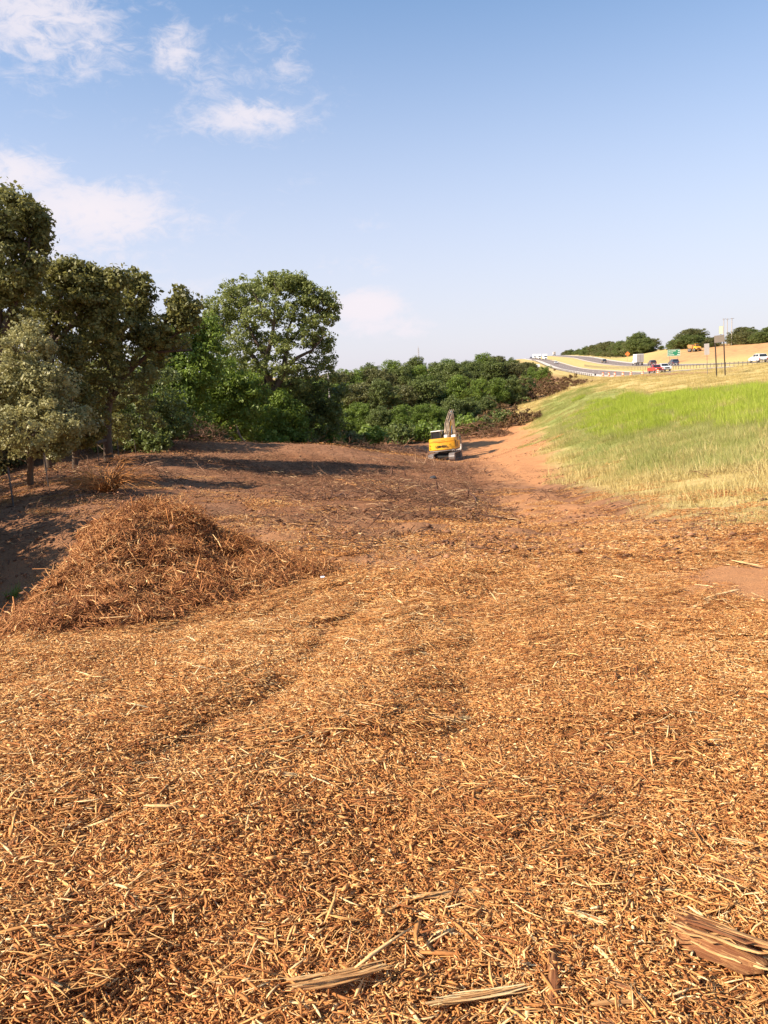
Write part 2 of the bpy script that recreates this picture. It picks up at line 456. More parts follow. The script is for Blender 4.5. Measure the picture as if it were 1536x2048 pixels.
def fibre(name, lo, mid, hi):
    m, t, b, o = newmat(name)
    tone = t.attr('tone').outputs['Fac']; oc = t.new('ShaderNodeTexCoord').outputs['Object']
    mp_ = t.new('ShaderNodeMapping'); t.link(oc, mp_.inputs[0]); mp_.inputs['Scale'].default_value = (6, 160, 160)
    n = t.noise(mp_.outputs[0], 1.0, 4, .65); n2_ = t.noise(oc, 14, 3, .6)
    f = t.math('ADD', tone, t.math('ADD', t.math('MULTIPLY', t.math('SUBTRACT', n, .5), 1.5), t.math('MULTIPLY', t.math('SUBTRACT', n2_, .5), .5)), clamp=True)
    r = t.new('ShaderNodeValToRGB'); e = r.color_ramp.elements; e[0].color = (*lo, 1); e[1].color = (*hi, 1); x = e.new(.5); x.color = (*mid, 1)
    t.link(f, r.inputs[0]); t.link(r.outputs[0], b.inputs['Base Color']); b.inputs['Roughness'].default_value = .8; b.inputs['Specular IOR Level'].default_value = .2
    bp = t.new('ShaderNodeBump'); bp.inputs['Strength'].default_value = .9; bp.inputs['Distance'].default_value = .006; t.link(n, bp.inputs['Height']); t.link(bp.outputs[0], b.inputs['Normal'])
    return m
M_splinter = fibre('split_wood_fibre', (.20, .075, .03), (.60, .33, .13), (.92, .70, .36))
M_deadwood = toned('dead_branches', [(0, (.07, .03, .018)), (.5, (.20, .10, .06)), (1, (.45, .27, .16))])
M_deadfoliage = toned('withered_leaves', [(0, (.07, .035, .018)), (.5, (.15, .085, .035)), (1, (.24, .16, .06))], trans=.2)
M_bark = toned('bark', [(0, (.06, .04, .028)), (.5, (.12, .085, .06)), (1, (.2, .15, .11))], pos_scale=5)
M_paleb = toned('pale_bark', [(0, (.14, .10, .07)), (.5, (.25, .19, .14)), (1, (.36, .29, .22))], pos_scale=5)
M_oak = foliage('oak_leaves', (.062, .072, .018), (.27, .25, .075), .3)
M_silver = foliage('pale_leaves', (.10, .10, .030), (.46, .41, .17), .22)
M_cotton = foliage('cottonwood_leaves', (.065, .085, .018), (.25, .275, .075), .32)
M_green = foliage('green_leaves', (0.061, 0.101, 0.016), (0.203, 0.270, 0.041), .3)
M_dark = foliage('dark_leaves', (.050, .072, .020), (.17, .20, .050), .25)
M_cedar = foliage('cedar_leaves', (0.066, 0.066, 0.015), (0.176, 0.154, 0.033), .2)
M_faroak = foliage('far_leaves', (0.058, 0.068, 0.023), (0.182, 0.176, 0.058), .25)

# ------------------------------------------------------------------ ground zones
Zgreen = poly_world([(1072,832),(1112,790),(1200,776),(1300,790),(1400,782),(1470,772),(1536,768),(1760,745),(1900,800),(1900,930),(1536,925),(1500,935),(1400,950),(1300,955),(1235,945),(1180,925),(1135,900),(1100,880)])
Zdry = poly_world([(1000,830),(1060,800),(1110,770),(1150,756),(1240,757),(1320,752),(1440,744),(1536,730),(1800,700),(2000,760),(2100,1050),(1700,1060),(1536,1045),(1400,1040),(1280,1000),(1180,975),(1110,930),(1085,880),(1060,850)])
Zlush = poly_world([(1190,800),(1330,790),(1450,785),(1536,770),(1700,760),(1700,850),(1536,845),(1420,835),(1330,850),(1230,850),(1190,835)])
Zbare = [poly_world(p) for p in ([(930,885),(1000,870),(1060,875),(1120,910),(1140,950),(1090,975),(1000,965),(960,925)],
        [(1250,1135),(1380,1112),(1536,1110),(1620,1120),(1620,1210),(1450,1208),(1320,1200),(1240,1172)],
        [(1080,1015),(1180,1010),(1210,1040),(1130,1060),(1060,1045)], [(-60,1770),(120,1760),(210,1800),(160,1850),(40,1880),(-60,1880)], [(1010,1880),(1090,1870),(1110,1930),(1020,1940)],
        [(1040,985),(1120,975),(1095,1012),(1020,1065),(950,1085),(985,1030)], [(950,850),(1060,800),(1120,770),(1080,820),(1080,870),(1000,885)])]
Zbowl = poly_world([(560,1050),(690,1100),(800,1085),(890,1045),(960,990),(1005,955),(950,925),(860,930),(700,915),(480,905),(400,935),(500,985)])
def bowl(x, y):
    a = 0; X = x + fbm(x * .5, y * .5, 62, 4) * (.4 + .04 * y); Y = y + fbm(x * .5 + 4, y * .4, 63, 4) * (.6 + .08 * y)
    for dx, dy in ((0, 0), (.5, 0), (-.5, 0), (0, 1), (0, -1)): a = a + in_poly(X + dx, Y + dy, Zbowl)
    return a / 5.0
def zone_fields(x, y):
    jx = fbm(x * .5, y * .5, 61, 4); jy = fbm(x * .5 + 9, y * .5, 67, 4)
    sc = 0.6 + 0.06 * y
    X = x + jx * sc; Y = y + jy * sc * 2
    def soft(poly, s):
        a = 0
        for dx, dy in ((0, 0), (s, 0), (-s, 0), (0, s), (0, -s), (.7 * s, .7 * s), (-.7 * s, -.7 * s)):
            a = a + in_poly(X + dx * (1 + y * .03), Y + dy * (1 + y * .05), poly)
        return a / 7.0
    g = soft(Zgreen, .35); d = soft(Zdry, .4); lu = 1.25 * soft(Zlush, 1.0) * (.75 + 1.2 * (fbm(x * .3, y * .12, 44, 3)))
    x1 = road_x1(y)
    # roadside verge, median and the hill beyond: dry grass
    corr = sstep(x, x1 - 12, x1 - 5) * sstep(y, 60, 80)
    d = np.maximum(d, corr)
    left_of = (x < x1 - 9)
    far = sstep(y, 110, 150) * left_of
    d = np.maximum(d, .7 * sstep(y, 180, 400))
    b = 0
    for z in Zbare: b = np.maximum(b, soft(z, .3))
    hill = sstep(x, road_x2(y) + 16, road_x2(y) + 22)
    redcut = hill * sstep(np.hypot(x - 152, (y - 275) * .8), 75, 38)
    return g, d, lu, b, redcut, far

# terrain mesh, finest near the camera
def spaced(a, b, n, fine, c=0):
    t = np.linspace(-1, 1, n)
    return t
nx, ny = 560, 620
ty = np.linspace(0, 1, ny); k = 7.9
gy = -6 + 7 * (ty / .1) * (ty < .1) + (ty >= .1) * (7 + (np.expm1(k * np.clip((ty - .1) / .9, 0, 1)) / np.expm1(k)) * 4200 + 18 * np.clip((ty - .1) / .9, 0, 1))
tx = np.linspace(-1, 1, nx)
gx = np.sign(tx) * (np.expm1(6.3 * np.abs(tx)) / np.expm1(6.3) * 2600 + 7.0 * np.abs(tx))
GX, GY = np.meshgrid(gx, gy)
fx, fy = GX.ravel(), GY.ravel()
GZ = terrain_h(fx, fy)
g_, d_, lu_, b_, rc_, far_ = zone_fields(fx, fy)
idx = np.arange(nx * ny).reshape(ny, nx)
quads = np.stack([idx[:-1, :-1], idx[:-1, 1:], idx[1:, 1:], idx[1:, :-1]], -1).reshape(-1, 4)
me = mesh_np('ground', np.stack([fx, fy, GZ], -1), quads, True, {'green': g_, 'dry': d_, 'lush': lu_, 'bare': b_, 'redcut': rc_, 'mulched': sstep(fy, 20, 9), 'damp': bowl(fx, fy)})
m, t, b, o = newmat('ground_soil')
pos = t.new('ShaderNodeNewGeometry').outputs['Position']
mpp = t.new('ShaderNodeMapping'); t.link(pos, mpp.inputs[0]); mpp.inputs['Scale'].default_value = (1, 1, .3)
n1 = t.noise(mpp.outputs[0], .35, 5, .6); n2 = t.noise(mpp.outputs[0], 2.5, 6, .65); n3 = t.noise(mpp.outputs[0], 28, 5, .7, .5)
n4 = t.noise(mpp.outputs[0], 110, 3, .7, .3)
soil = t.mix(t.ramp(n1, .35, .65), (.25, .115, .058), (.34, .165, .085))
soil = t.mix(t.ramp(n2, .35, .7), soil, (.19, .090, .048))
soil = t.mix(t.math('MULTIPLY', t.ramp(n3, .5, .72), .45), soil, (.46, .26, .125))
bare = t.mix(t.ramp(n2, .3, .75), (.55, .26, .110), (.45, .205, .088))
bare = t.mix(t.math('MULTIPLY', t.ramp(n3, .45, .75), .35), bare, (.26, .10, .045))
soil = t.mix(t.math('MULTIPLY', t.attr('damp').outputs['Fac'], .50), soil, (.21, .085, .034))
mulchsoil = t.mix(t.ramp(n3, .35, .7), (.36, .165, .075), (.50, .26, .12))
soil = t.mix(t.math('MULTIPLY', t.attr('mulched').outputs['Fac'], .8), soil, mulchsoil)
c = t.mix(t.math('MULTIPLY', t.attr('bare').outputs['Fac'], .85), soil, bare)
straw = t.mix(t.ramp(n2, .3, .7), (.42, .30, .11), (.60, .45, .19))
straw = t.mix(t.math('MULTIPLY', t.ramp(n3, .5, .75), .5), straw, (.28, .19, .07))
straw = t.mix(t.math('MULTIPLY', t.ramp(n1, .45, .62), .35), straw, (.34, .30, .10))
c = t.mix(t.attr('dry').outputs['Fac'], c, straw)
turf = t.mix(t.ramp(n2, .3, .7), (.15, .20, .045), (.24, .26, .07))
c = t.mix(t.math('MULTIPLY', t.attr('green').outputs['Fac'], .85), c, turf)
cut = t.mix(t.ramp(n1, .35, .6), (.44, .20, .095), (.50, .31, .13))
c = t.mix(t.attr('redcut').outputs['Fac'], c, cut)
t.link(c, b.inputs['Base Color']); b.inputs['Roughness'].default_value = .95; b.inputs['Specular IOR Level'].default_value = .15
bmp = t.new('ShaderNodeBump'); bmp.inputs['Strength'].default_value = .8; bmp.inputs['Distance'].default_value = .05
hh = t.math('ADD', t.math('MULTIPLY', n3, .7), t.math('ADD', t.math('MULTIPLY', n4, .3), t.math('MULTIPLY', n2, 1.4)))
t.link(hh, bmp.inputs['Height']); t.link(bmp.outputs[0], b.inputs['Normal'])
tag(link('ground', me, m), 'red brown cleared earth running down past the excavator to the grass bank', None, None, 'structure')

# ------------------------------------------------------------------ highway
def ribbon(name, xa, xb, zf, y0, y1, mat, lift, n=260, cols=2, label=None, parent=None):
    ys = np.geomspace(y0 + 100, y1 + 100, n) - 100
    V = []; 
    for k in range(cols + 1):
        f = k / cols; xs = xa(ys) * (1 - f) + xb(ys) * f
        V.append(np.stack([xs, ys, zf(xs, ys) + lift], -1))
    V = np.stack(V, 1).reshape(-1, 3)
    c1 = cols + 1
    i = np.arange(n - 1)[:, None] * c1; j = np.arange(cols)[None]
    Fq = np.stack([i + j, i + j + 1, i + c1 + j + 1, i + c1 + j], -1).reshape(-1, 4)
    ob = link(name, mesh_np(name, V, Fq, True), mat, parent)
    if parent is None: tag(ob, label, None, None, 'structure')
    return ob
def zr1(x, y):
    se = 0.8 * sstep(y, 110, 150) * sstep(y, 300, 210)
    return road_z1(y) + se * np.clip((x - road_x1(y)) / NW, 0, 1)
def zr2(x, y): return road_z2(y)
M_asph = simple('asphalt', (.20, .155, .135), .9, var=.12, scale=.5)
M_conc = simple('concrete_shoulder', (.60, .50, .43), .9, var=.08, scale=.4)
M_paint = simple('road_paint', (.78, .74, .68), .7, var=.05)
M_ypaint = simple('yellow_road_paint', (.72, .50, .12), .7, var=.05)
off = lambda fn, d: (lambda y: fn(y) + d * (1 + .10 * sstep(y, 200, 600)))
ribbon('road', road_x1, off(road_x1, NW), zr1, -20, 1500, M_asph, .02, label='grey near carriageway of the highway curving up to the crest')
ribbon('road', road_x2, off(road_x2, 13), zr2, -20, 1500, M_asph, .02, label='grey far carriageway of the highway beyond the median')
ribbon('shoulder', off(road_x1, .0), off(road_x1, 2.6), zr1, -20, 1500, M_conc, .028, label='pale concrete shoulder along the near carriageway')
ribbon('shoulder', off(road_x1, NW - 1.0), off(road_x1, NW), zr1, -20, 1500, M_conc, .028, label='pale narrow inner shoulder beside the median')
ribbon('shoulder', off(road_x2, 0), off(road_x2, 1.1), zr2, -20, 1500, M_conc, .028, label='pale inner shoulder of the far carriageway')
ribbon('shoulder', off(road_x2, 11), off(road_x2, 13), zr2, -20, 1500, M_conc, .028, label='pale outer shoulder of the far carriageway under the cut bank')
ribbon('edge_line', off(road_x1, 2.75), off(road_x1, 2.95), zr1, -20, 1200, M_paint, .026, label='white edge line of the near carriageway')
ribbon('edge_line', off(road_x1, NW - 1.4), off(road_x1, NW - 1.2), zr1, -20, 1200, M_ypaint, .026, label='yellow edge line beside the median')
ribbon('edge_line', off(road_x2, 1.3), off(road_x2, 1.5), zr2, -20, 1200, M_ypaint, .026, label='yellow edge line of the far carriageway')
ribbon('edge_line', off(road_x2, 10.6), off(road_x2, 10.8), zr2, -20, 1200, M_paint, .026, label='white edge line of the far carriageway')
def dashes(rx, d, zf, label):
    V = []; Fq = []
    y = 60.0; n = 0
    while y < 620:
        for yy in (y, y + 3.5):
            for s_ in (-.09, .09):
                x = float(rx(yy)) + d + s_; V.append((x, yy, float(zf(np.array([x]), np.array([yy]))[0]) + .027))
        Fq.append((n, n + 1, n + 3, n + 2)); n += 4; y += 12
    tag(link('lane_dashes', mesh_np('lane_dashes', V, np.array(Fq)), M_paint), label, None, None, 'structure')
dashes(road_x1, 6.3, zr1, 'white lane dashes between the lanes of the near carriageway')
dashes(road_x2, 5.2, zr2, 'white lane dashes on the far carriageway')
# ------------------------------------------------------------------ scattering (geometry nodes)
def proto_coll(name, objs):
    c = bpy.data.collections.new(name)
    for o in objs: c.objects.link(o)
    return c
def scatter(name, coll, nvar, pts, rots, scl, label, kind='stuff', parent=None):
    n = len(pts)
    me = bpy.data.meshes.new(name); me.vertices.add(n); me.vertices.foreach_set('co', np.asarray(pts, np.float32).ravel())
    a = me.attributes.new('rot', 'FLOAT_VECTOR', 'POINT'); a.data.foreach_set('vector', np.asarray(rots, np.float32).ravel())
    a = me.attributes.new('scl', 'FLOAT_VECTOR', 'POINT'); a.data.foreach_set('vector', np.asarray(scl, np.float32).ravel())
    a = me.attributes.new('pick', 'INT', 'POINT'); a.data.foreach_set('value', RNG.integers(0, nvar, n).astype(np.int32))
    ob = bpy.data.objects.new(name, me); C.objects.link(ob)
    if parent: ob.parent = parent
    g = bpy.data.node_groups.new(name, 'GeometryNodeTree')
    g.interface.new_socket('Geometry', in_out='INPUT', socket_type='NodeSocketGeometry')
    g.interface.new_socket('Geometry', in_out='OUTPUT', socket_type='NodeSocketGeometry')
    N = g.nodes; L = g.links
    gi = N.new('NodeGroupInput'); go = N.new('NodeGroupOutput')
    m2p = N.new('GeometryNodeMeshToPoints'); iop = N.new('GeometryNodeInstanceOnPoints')
    ci = N.new('GeometryNodeCollectionInfo'); ci.inputs['Collection'].default_value = coll
    ci.inputs['Separate Children'].default_value = True; ci.inputs['Reset Children'].default_value = True
    L.new(gi.outputs[0], m2p.inputs['Mesh']); L.new(m2p.outputs[0], iop.inputs['Points']); L.new(ci.outputs[0], iop.inputs['Instance'])
    iop.inputs['Pick Instance'].default_value = True
    def at(nm, ty):
        x = N.new('GeometryNodeInputNamedAttribute'); x.data_type = ty; x.inputs['Name'].default_value = nm; return x.outputs['Attribute']
    L.new(at('pick', 'INT'), iop.inputs['Instance Index'])
    e2r = N.new('FunctionNodeEulerToRotation'); L.new(at('rot', 'FLOAT_VECTOR'), e2r.inputs[0]); L.new(e2r.outputs[0], iop.inputs['Rotation'])
    L.new(at('scl', 'FLOAT_VECTOR'), iop.inputs['Scale']); L.new(iop.outputs[0], go.inputs[0])
    md = ob.modifiers.new('scatter', 'NODES'); md.node_group = g
    return tag(ob, label, None, None, kind)
def euler_from(normals, spin):
    """Euler XYZ that takes z to the normal after a spin round z"""
    z = normals / np.linalg.norm(normals, axis=1, keepdims=True)
    x0 = np.stack([np.cos(spin), np.sin(spin), np.zeros_like(spin)], -1)
    y = np.cross(z, x0); y /= np.linalg.norm(y, axis=1, keepdims=True); x = np.cross(y, z)
    return np.stack([np.arctan2(y[:, 2], z[:, 2]), -np.arcsin(np.clip(x[:, 2], -1, 1)), np.arctan2(x[:, 1], x[:, 0])], -1)
def normals_at(hf, x, y, e=0.15):
    return np.stack([-(hf(x + e, y) - hf(x - e, y)) / (2 * e), -(hf(x, y + e) - hf(x, y - e)) / (2 * e), np.ones(len(x))], -1)

def strands(n, size, Lm, Ls, Wm, thick, depth, tilt, seed, curl=.25, round_patch=True, segs=3):
    """n bent wood strands in a patch; returns V, quads, tris, tone per vertex"""
    r = np.random.default_rng(seed)
    L = Lm * np.exp(r.normal(0, Ls, n)); L = np.clip(L, Lm * .3, Lm * 4.5)
    Wd = Wm * np.exp(r.normal(0, .38, n)) * (L / Lm) ** .18
    T = thick * Wd * r.uniform(.3, .9, n)
    if round_patch:
        rr = np.sqrt(r.uniform(0, 1, n)) * size; th = r.uniform(0, 2 * math.pi, n); cx = rr * np.cos(th); cy = rr * np.sin(th)
    else: cx = r.uniform(-size, size, n); cy = r.uniform(-size, size, n)
    cz = r.uniform(0, 1, n) ** 1.3 * depth
    yaw = r.uniform(0, 2 * math.pi, n); pit = r.normal(0, tilt, n)
    d = np.stack([np.cos(yaw) * np.cos(pit), np.sin(yaw) * np.cos(pit), np.sin(pit)], -1)
    up = np.stack([r.normal(0, .45, n), r.normal(0, .45, n), np.ones(n)], -1)
    s = np.cross(d, up); s /= np.linalg.norm(s, axis=1, keepdims=True); u = np.cross(s, d)
    bend = r.normal(0, curl, n) * L; bendu = r.normal(0, curl * .5, n) * L
    V = []; 
    prof = {2: [.75, 1, .5], 3: [.45, 1, .95, .25]}[segs]
    ts = np.linspace(-.5, .5, segs + 1)
    for tt, pw in zip(ts, prof):
        c = np.stack([cx, cy, cz], -1) + d * (L * tt)[:, None] + s * (bend * (tt * tt * 4 - 1) * .5)[:, None] + u * (bendu * (tt * tt * 4 - 1) * .5)[:, None]
        w_ = (Wd * pw * r.uniform(.6, 1.25, n) * .5)[:, None]
        V.append(np.stack([c + s * w_, c - s * w_, c + u * T[:, None] * pw], 1))
    V = np.stack(V, 1)             # n, segs+1, 3, 3
    V = V.reshape(-1, 3)
    k = (segs + 1) * 3
    b0 = (np.arange(n) * k)[:, None, None]
    q = []
    for i in range(segs):
        for j in range(3): q.append([i * 3 + j, i * 3 + (j + 1) % 3, (i + 1) * 3 + (j + 1) % 3, (i + 1) * 3 + j])
    Q = (b0 + np.array(q)[None]).reshape(-1, 4)
    Tr = (b0 + np.array([[2, 1, 0], [k - 3, k - 2, k - 1]])[None]).reshape(-1, 3)
    tn = r.beta(1.9, 2.2, n) + (cz / depth - .5) * .18; tn = np.where(r.uniform(0, 1, n) < .05, tn * .15, tn)
    tone = np.repeat(np.clip(tn, 0, 1), k)
    return V, Q, Tr, tone
def strand_obj(name, mat, *a, **k):
    V, Q, Tr, tone = strands(*a, **k)
    return link_hidden(name, mesh_np(name, V, [Q, Tr], False, {'tone': tone}), mat)
def link_hidden(name, me, mat):
    o = bpy.data.objects.new(name, me); me.materials.append(mat); return o

near_p = proto_coll('mulch_patches', [strand_obj('mulch_patch', M_chip, 640, .36, .043, .68, .0050, .36, .014, .10, 100 + i, curl=.07) for i in range(6)])
coarse_p = proto_coll('coarse_patches', [strand_obj('coarse_mulch_patch', M_chip, 64, .42, .080, .50, .0105, .24, .020, .08, 170 + i, curl=.07) for i in range(6)])
fine_p = proto_coll('mulch_crumbs', [strand_obj('mulch_crumb_patch', M_chip, 800, .34, .020, .4, .0045, .8, .016, .25, 140 + i, segs=2) for i in range(3)])
mid_p = proto_coll('mulch_mid_patches', [strand_obj('mulch_mid_patch', M_chip_far, 620, .55,   .050, .5, .0080, .5, .024, .14, 200 + i, segs=2, curl=.15) for i in range(4)])
far_p = proto_coll('mulch_far_patches', [strand_obj('mulch_far_patch', M_chip_far, 260, 1.9, .12, .55, .020, .5, .04, .20, 300 + i, segs=2, curl=.15) for i in range(3)])

def view_ok(x, y, z, margin=60):
    """keep points inside a generous cone in front of the place where the picture is taken"""
    return (np.abs(x) < 0.66 * y + 2.0)
def scatter_ground(name, coll, nvar, n, y0, y1, dens, label, sc=(.85, 1.2), lift=0.0, power=1.0, hf=terrain_h, xr=.62, flat=1.0, e=.2):
    u_ = RNG.uniform(0, 1, n)
    y = (y0 ** (1 + power) + u_ * (y1 ** (1 + power) - y0 ** (1 + power))) ** (1 / (1 + power))
    x = RNG.uniform(-1, 1, n) * (xr * y + 1.2)
    k = dens(x, y) > RNG.uniform(0, 1, n)
    x = x[k]; y = y[k]; z = hf(x, y) + lift
    nr = normals_at(hf, x, y, e); rot = euler_from(nr, RNG.uniform(0, 2 * math.pi, len(x)))
    s = RNG.uniform(sc[0], sc[1], len(x)); S3 = np.stack([s, s, s * flat * RNG.uniform(.7, 1.3, len(x))], -1)
    print(name, len(x))
    return scatter(name, coll, nvar, np.stack([x, y, z], -1), rot, S3, label)
def mulch_mask(x, y):
    g, d, lu, b, rc, far = zone_fields(x, y)
    patch = .72 + 1.5 * fbm(x * .55, y * .4, 71, 3)
    low = sstep(x, -3.6, -5.2) * sstep(y, 22, 14)
    m_ = np.clip(patch, .2, 1) * (1 - .97 * b) * (1 - g) * (1 - .75 * d) * (1 - .85 * low)
    m_ = m_ * (1 - .6 * rut(x, y)) * (1 - .85 * bowl(x, y))
    m_ = m_ * (1 - .62 * sstep(y - x * .12, 10, 16)) * (1 - .80 * sstep(y - x * .1, 15, 30)) * (1 - .75 * np.clip(fbm(x * .25, y * .12, 78, 3) * 5, 0, 1) * sstep(y, 8, 14))
    return m_
near_mask = lambda x, y: np.clip(mulch_mask(x, y) * 1.15, 0, 1)
scatter_ground('wood_mulch', near_p, 6, 3000, 1.15, 9.5, near_mask, 'pale orange shredded wood spread over the near ground', lift=-.004)
scatter_ground('coarse_mulch', coarse_p, 6, 1150, 1.15, 12, lambda x, y: np.clip(.15 + 1.6 * (fbm(x * .8, y * .6, 75, 3) + .15), 0, 1) * np.clip(mulch_mask(x, y) * 1.3, 0, 1), 'broad torn splinters strewn among the finer mulch', lift=.006)
scatter_ground('wood_crumbs', fine_p, 3, 1300, 1.15, 6.0, lambda x, y: np.clip(.35 + mulch_mask(x, y), 0, 1), 'fine brown wood crumbs and bark dust between the shredded strands')
scatter_ground('wood_mulch', mid_p, 4, 5200, 7.5, 30, mulch_mask, 'shredded wood covering the ground in front of the clearing', lift=-.005)
scatter_ground('wood_mulch', far_p, 3, 500, 24, 70, lambda x, y: np.clip(mulch_mask(x, y) * 4, 0, 1), 'thin scatter of wood debris on the red ground round the excavator', sc=(.7, 1.3))

def clod_obj(i):
    r = np.random.default_rng(700 + i); n = 70; Vs = []; Fs = []; T = []
    ico = np.array([(0,0,1),(.9,0,.1),(.28,.85,.1),(-.72,.53,.1),(-.72,-.53,.1),(.28,-.85,.1),(0,0,-.6)]); tf = [(0,1,2),(0,2,3),(0,3,4),(0,4,5),(0,5,1),(6,2,1),(6,3,2),(6,4,3),(6,5,4),(6,1,5)]
    for k in range(n):
        s_ = .019 * math.exp(r.normal(0, .55)); a = r.uniform(0, 6.28); V = ico * (1 + r.normal(0, .2, (7, 1))) * s_ * np.array([1.2, r.uniform(.6, 1), r.uniform(.35, .6)])
        ca, sa = math.cos(a), math.sin(a); V = np.stack([V[:, 0] * ca - V[:, 1] * sa, V[:, 0] * sa + V[:, 1] * ca, V[:, 2]], -1)
        rr = 1.2 * math.sqrt(r.uniform()); th = r.uniform(0, 6.28); Vs.append(V + np.array([rr * math.cos(th), rr * math.sin(th), s_ * .2])); Fs += [[v + 7 * k for v in f] for f in tf]; T += [r.uniform()] * 7
    return link_hidden('clod_patch', mesh_np('clod_patch', np.concatenate(Vs), np.array(Fs), False, {'tone': T}), M_clod)
M_clod = toned('soil_clods', [(0, (.13, .06, .032)), (.5, (.27, .13, .065)), (1, (.42, .21, .11))], pos_scale=8)
clods = proto_coll('clod_patches', [clod_obj(i) for i in range(4)])
scatter_ground('soil_clods', clods, 4, 3600, 8, 75, lambda x, y: (1 - zone_fields(x, y)[0]) * (1 - .8 * zone_fields(x, y)[1]) * np.clip(.25 + 1.6 * fbm(x * .35, y * .2, 99, 3) + .5 * (x < 4), 0, 1) * (y > 9), 'small red brown clods lying over the cleared ground', sc=(.6, 1.5), power=.5)
M_twig = toned('dark_twigs', [(0, (.06, .028, .016)), (.55, (.20, .095, .05)), (.8, (.42, .24, .12)), (1, (.70, .48, .26))])
twigs = proto_coll('twig_patches', [strand_obj('twig_patch', M_twig, 90, 1.4, .22, .6, .014, .8, .10, .25, 720 + i, curl=.25) for i in range(4)])
scatter_ground('broken_twigs', twigs, 4, 2600, 11, 80, lambda x, y: (1 - zone_fields(x, y)[0]) * (1 - .85 * zone_fields(x, y)[1]) * (1 - .8 * zone_fields(x, y)[3] * (x > 3)) * np.clip(.12 + 2.4 * fbm(x * .3, y * .22, 98, 3) + .25 * (x < 4) + .4 * bowl(x, y), 0, 1), 'broken twigs and root bits littering the cleared ground', sc=(.6, 1.3), power=.5)

# ------------------------------------------------------------------ mulch heap
def heap_surface(x, y):
    ph = pile_h(x, y)
    rough = fbm(x * 2.2, y * 2.2, 81, 5) * .55 + fbm(x * 7, y * 7, 85, 3) * .12
    return terrain_h(x, y) + ph * (1 + .18 * fbm(x * 1.2, y * 1.2, 83, 3)) + rough * sstep(ph, 0, .35) - .10 * sstep(ph, .06, 0)
hx, hy = np.meshgrid(np.linspace(-6.6, 1.2, 200), np.linspace(5.2, 12.4, 190))
HX, HY = hx.ravel(), hy.ravel(); HZ = heap_surface(HX, HY); PH = pile_h(HX, HY).reshape(hx.shape)
ii = np.arange(hx.size).reshape(hx.shape)
okc = (PH[:-1, :-1] > .01) | (PH[1:, 1:] > .01) | (PH[:-1, 1:] > .01) | (PH[1:, :-1] > .01)
Q = np.stack([ii[:-1, :-1], ii[:-1, 1:], ii[1:, 1:], ii[1:, :-1]], -1)[okc]
used = np.unique(Q); remap = np.full(hx.size, -1); remap[used] = np.arange(len(used))
heap = empty('mulch_heap', (-3.2, 9.0, gz(-3.2, 9.0)), 0, 'tall heap of shredded red brown wood at the left of the clearing', 'mulch heap')
hp = link('heap_body', mesh_np('heap_body', np.stack([HX, HY, HZ], -1)[used] - np.array(heap.location), remap[Q], True), None, heap)
m, t, b, o = newmat('heap_core')
pos = t.new('ShaderNodeNewGeometry').outputs['Position']
c = t.mix(t.ramp(t.noise(pos, 12, 5, .7), .35, .7), (.10, .04, .018), (.30, .12, .045)); t.link(c, b.inputs['Base Color']); b.inputs['Roughness'].default_value = .95
bm_ = t.new('ShaderNodeBump'); bm_.inputs['Distance'].default_value = .06; t.link(t.noise(pos, 30, 4, .7), bm_.inputs['Height']); t.link(bm_.outputs[0], b.inputs['Normal'])
hp.data.materials.append(m)
HEAPC = [(0, (.17, .06, .022)), (.25, (.31, .115, .040)), (.55, (.50, .215, .072)), (.82, (.72, .38, .145)), (1, (.88, .60, .28))]
M_heap = toned('heap_strands', HEAPC, pos_scale=1.2, pos_amt=.3)
heap_p = proto_coll('heap_strand_patches', [strand_obj('heap_strand_patch', M_heap, 420, .40, .080, .75, .0085, .5, .08, .40, 400 + i, curl=.13) for i in range(6)])
n = 2600
x = RNG.uniform(-6.6, 1.2, n); y = RNG.uniform(5.2, 12.4, n); k = pile_h(x, y) > .03
x, y = x[k], y[k]; z = heap_surface(x, y)
nr = normals_at(heap_surface, x, y, .15); rot = euler_from(nr, RNG.uniform(0, 6.28, len(x)))
s = RNG.uniform(.6, 1.15, len(x))
hs = scatter('heap_strands', heap_p, 6, np.stack([x, y, z], -1) - np.array(heap.location), rot, np.stack([s, s, s], -1), 'tangled shredded strands over the heap', parent=heap)

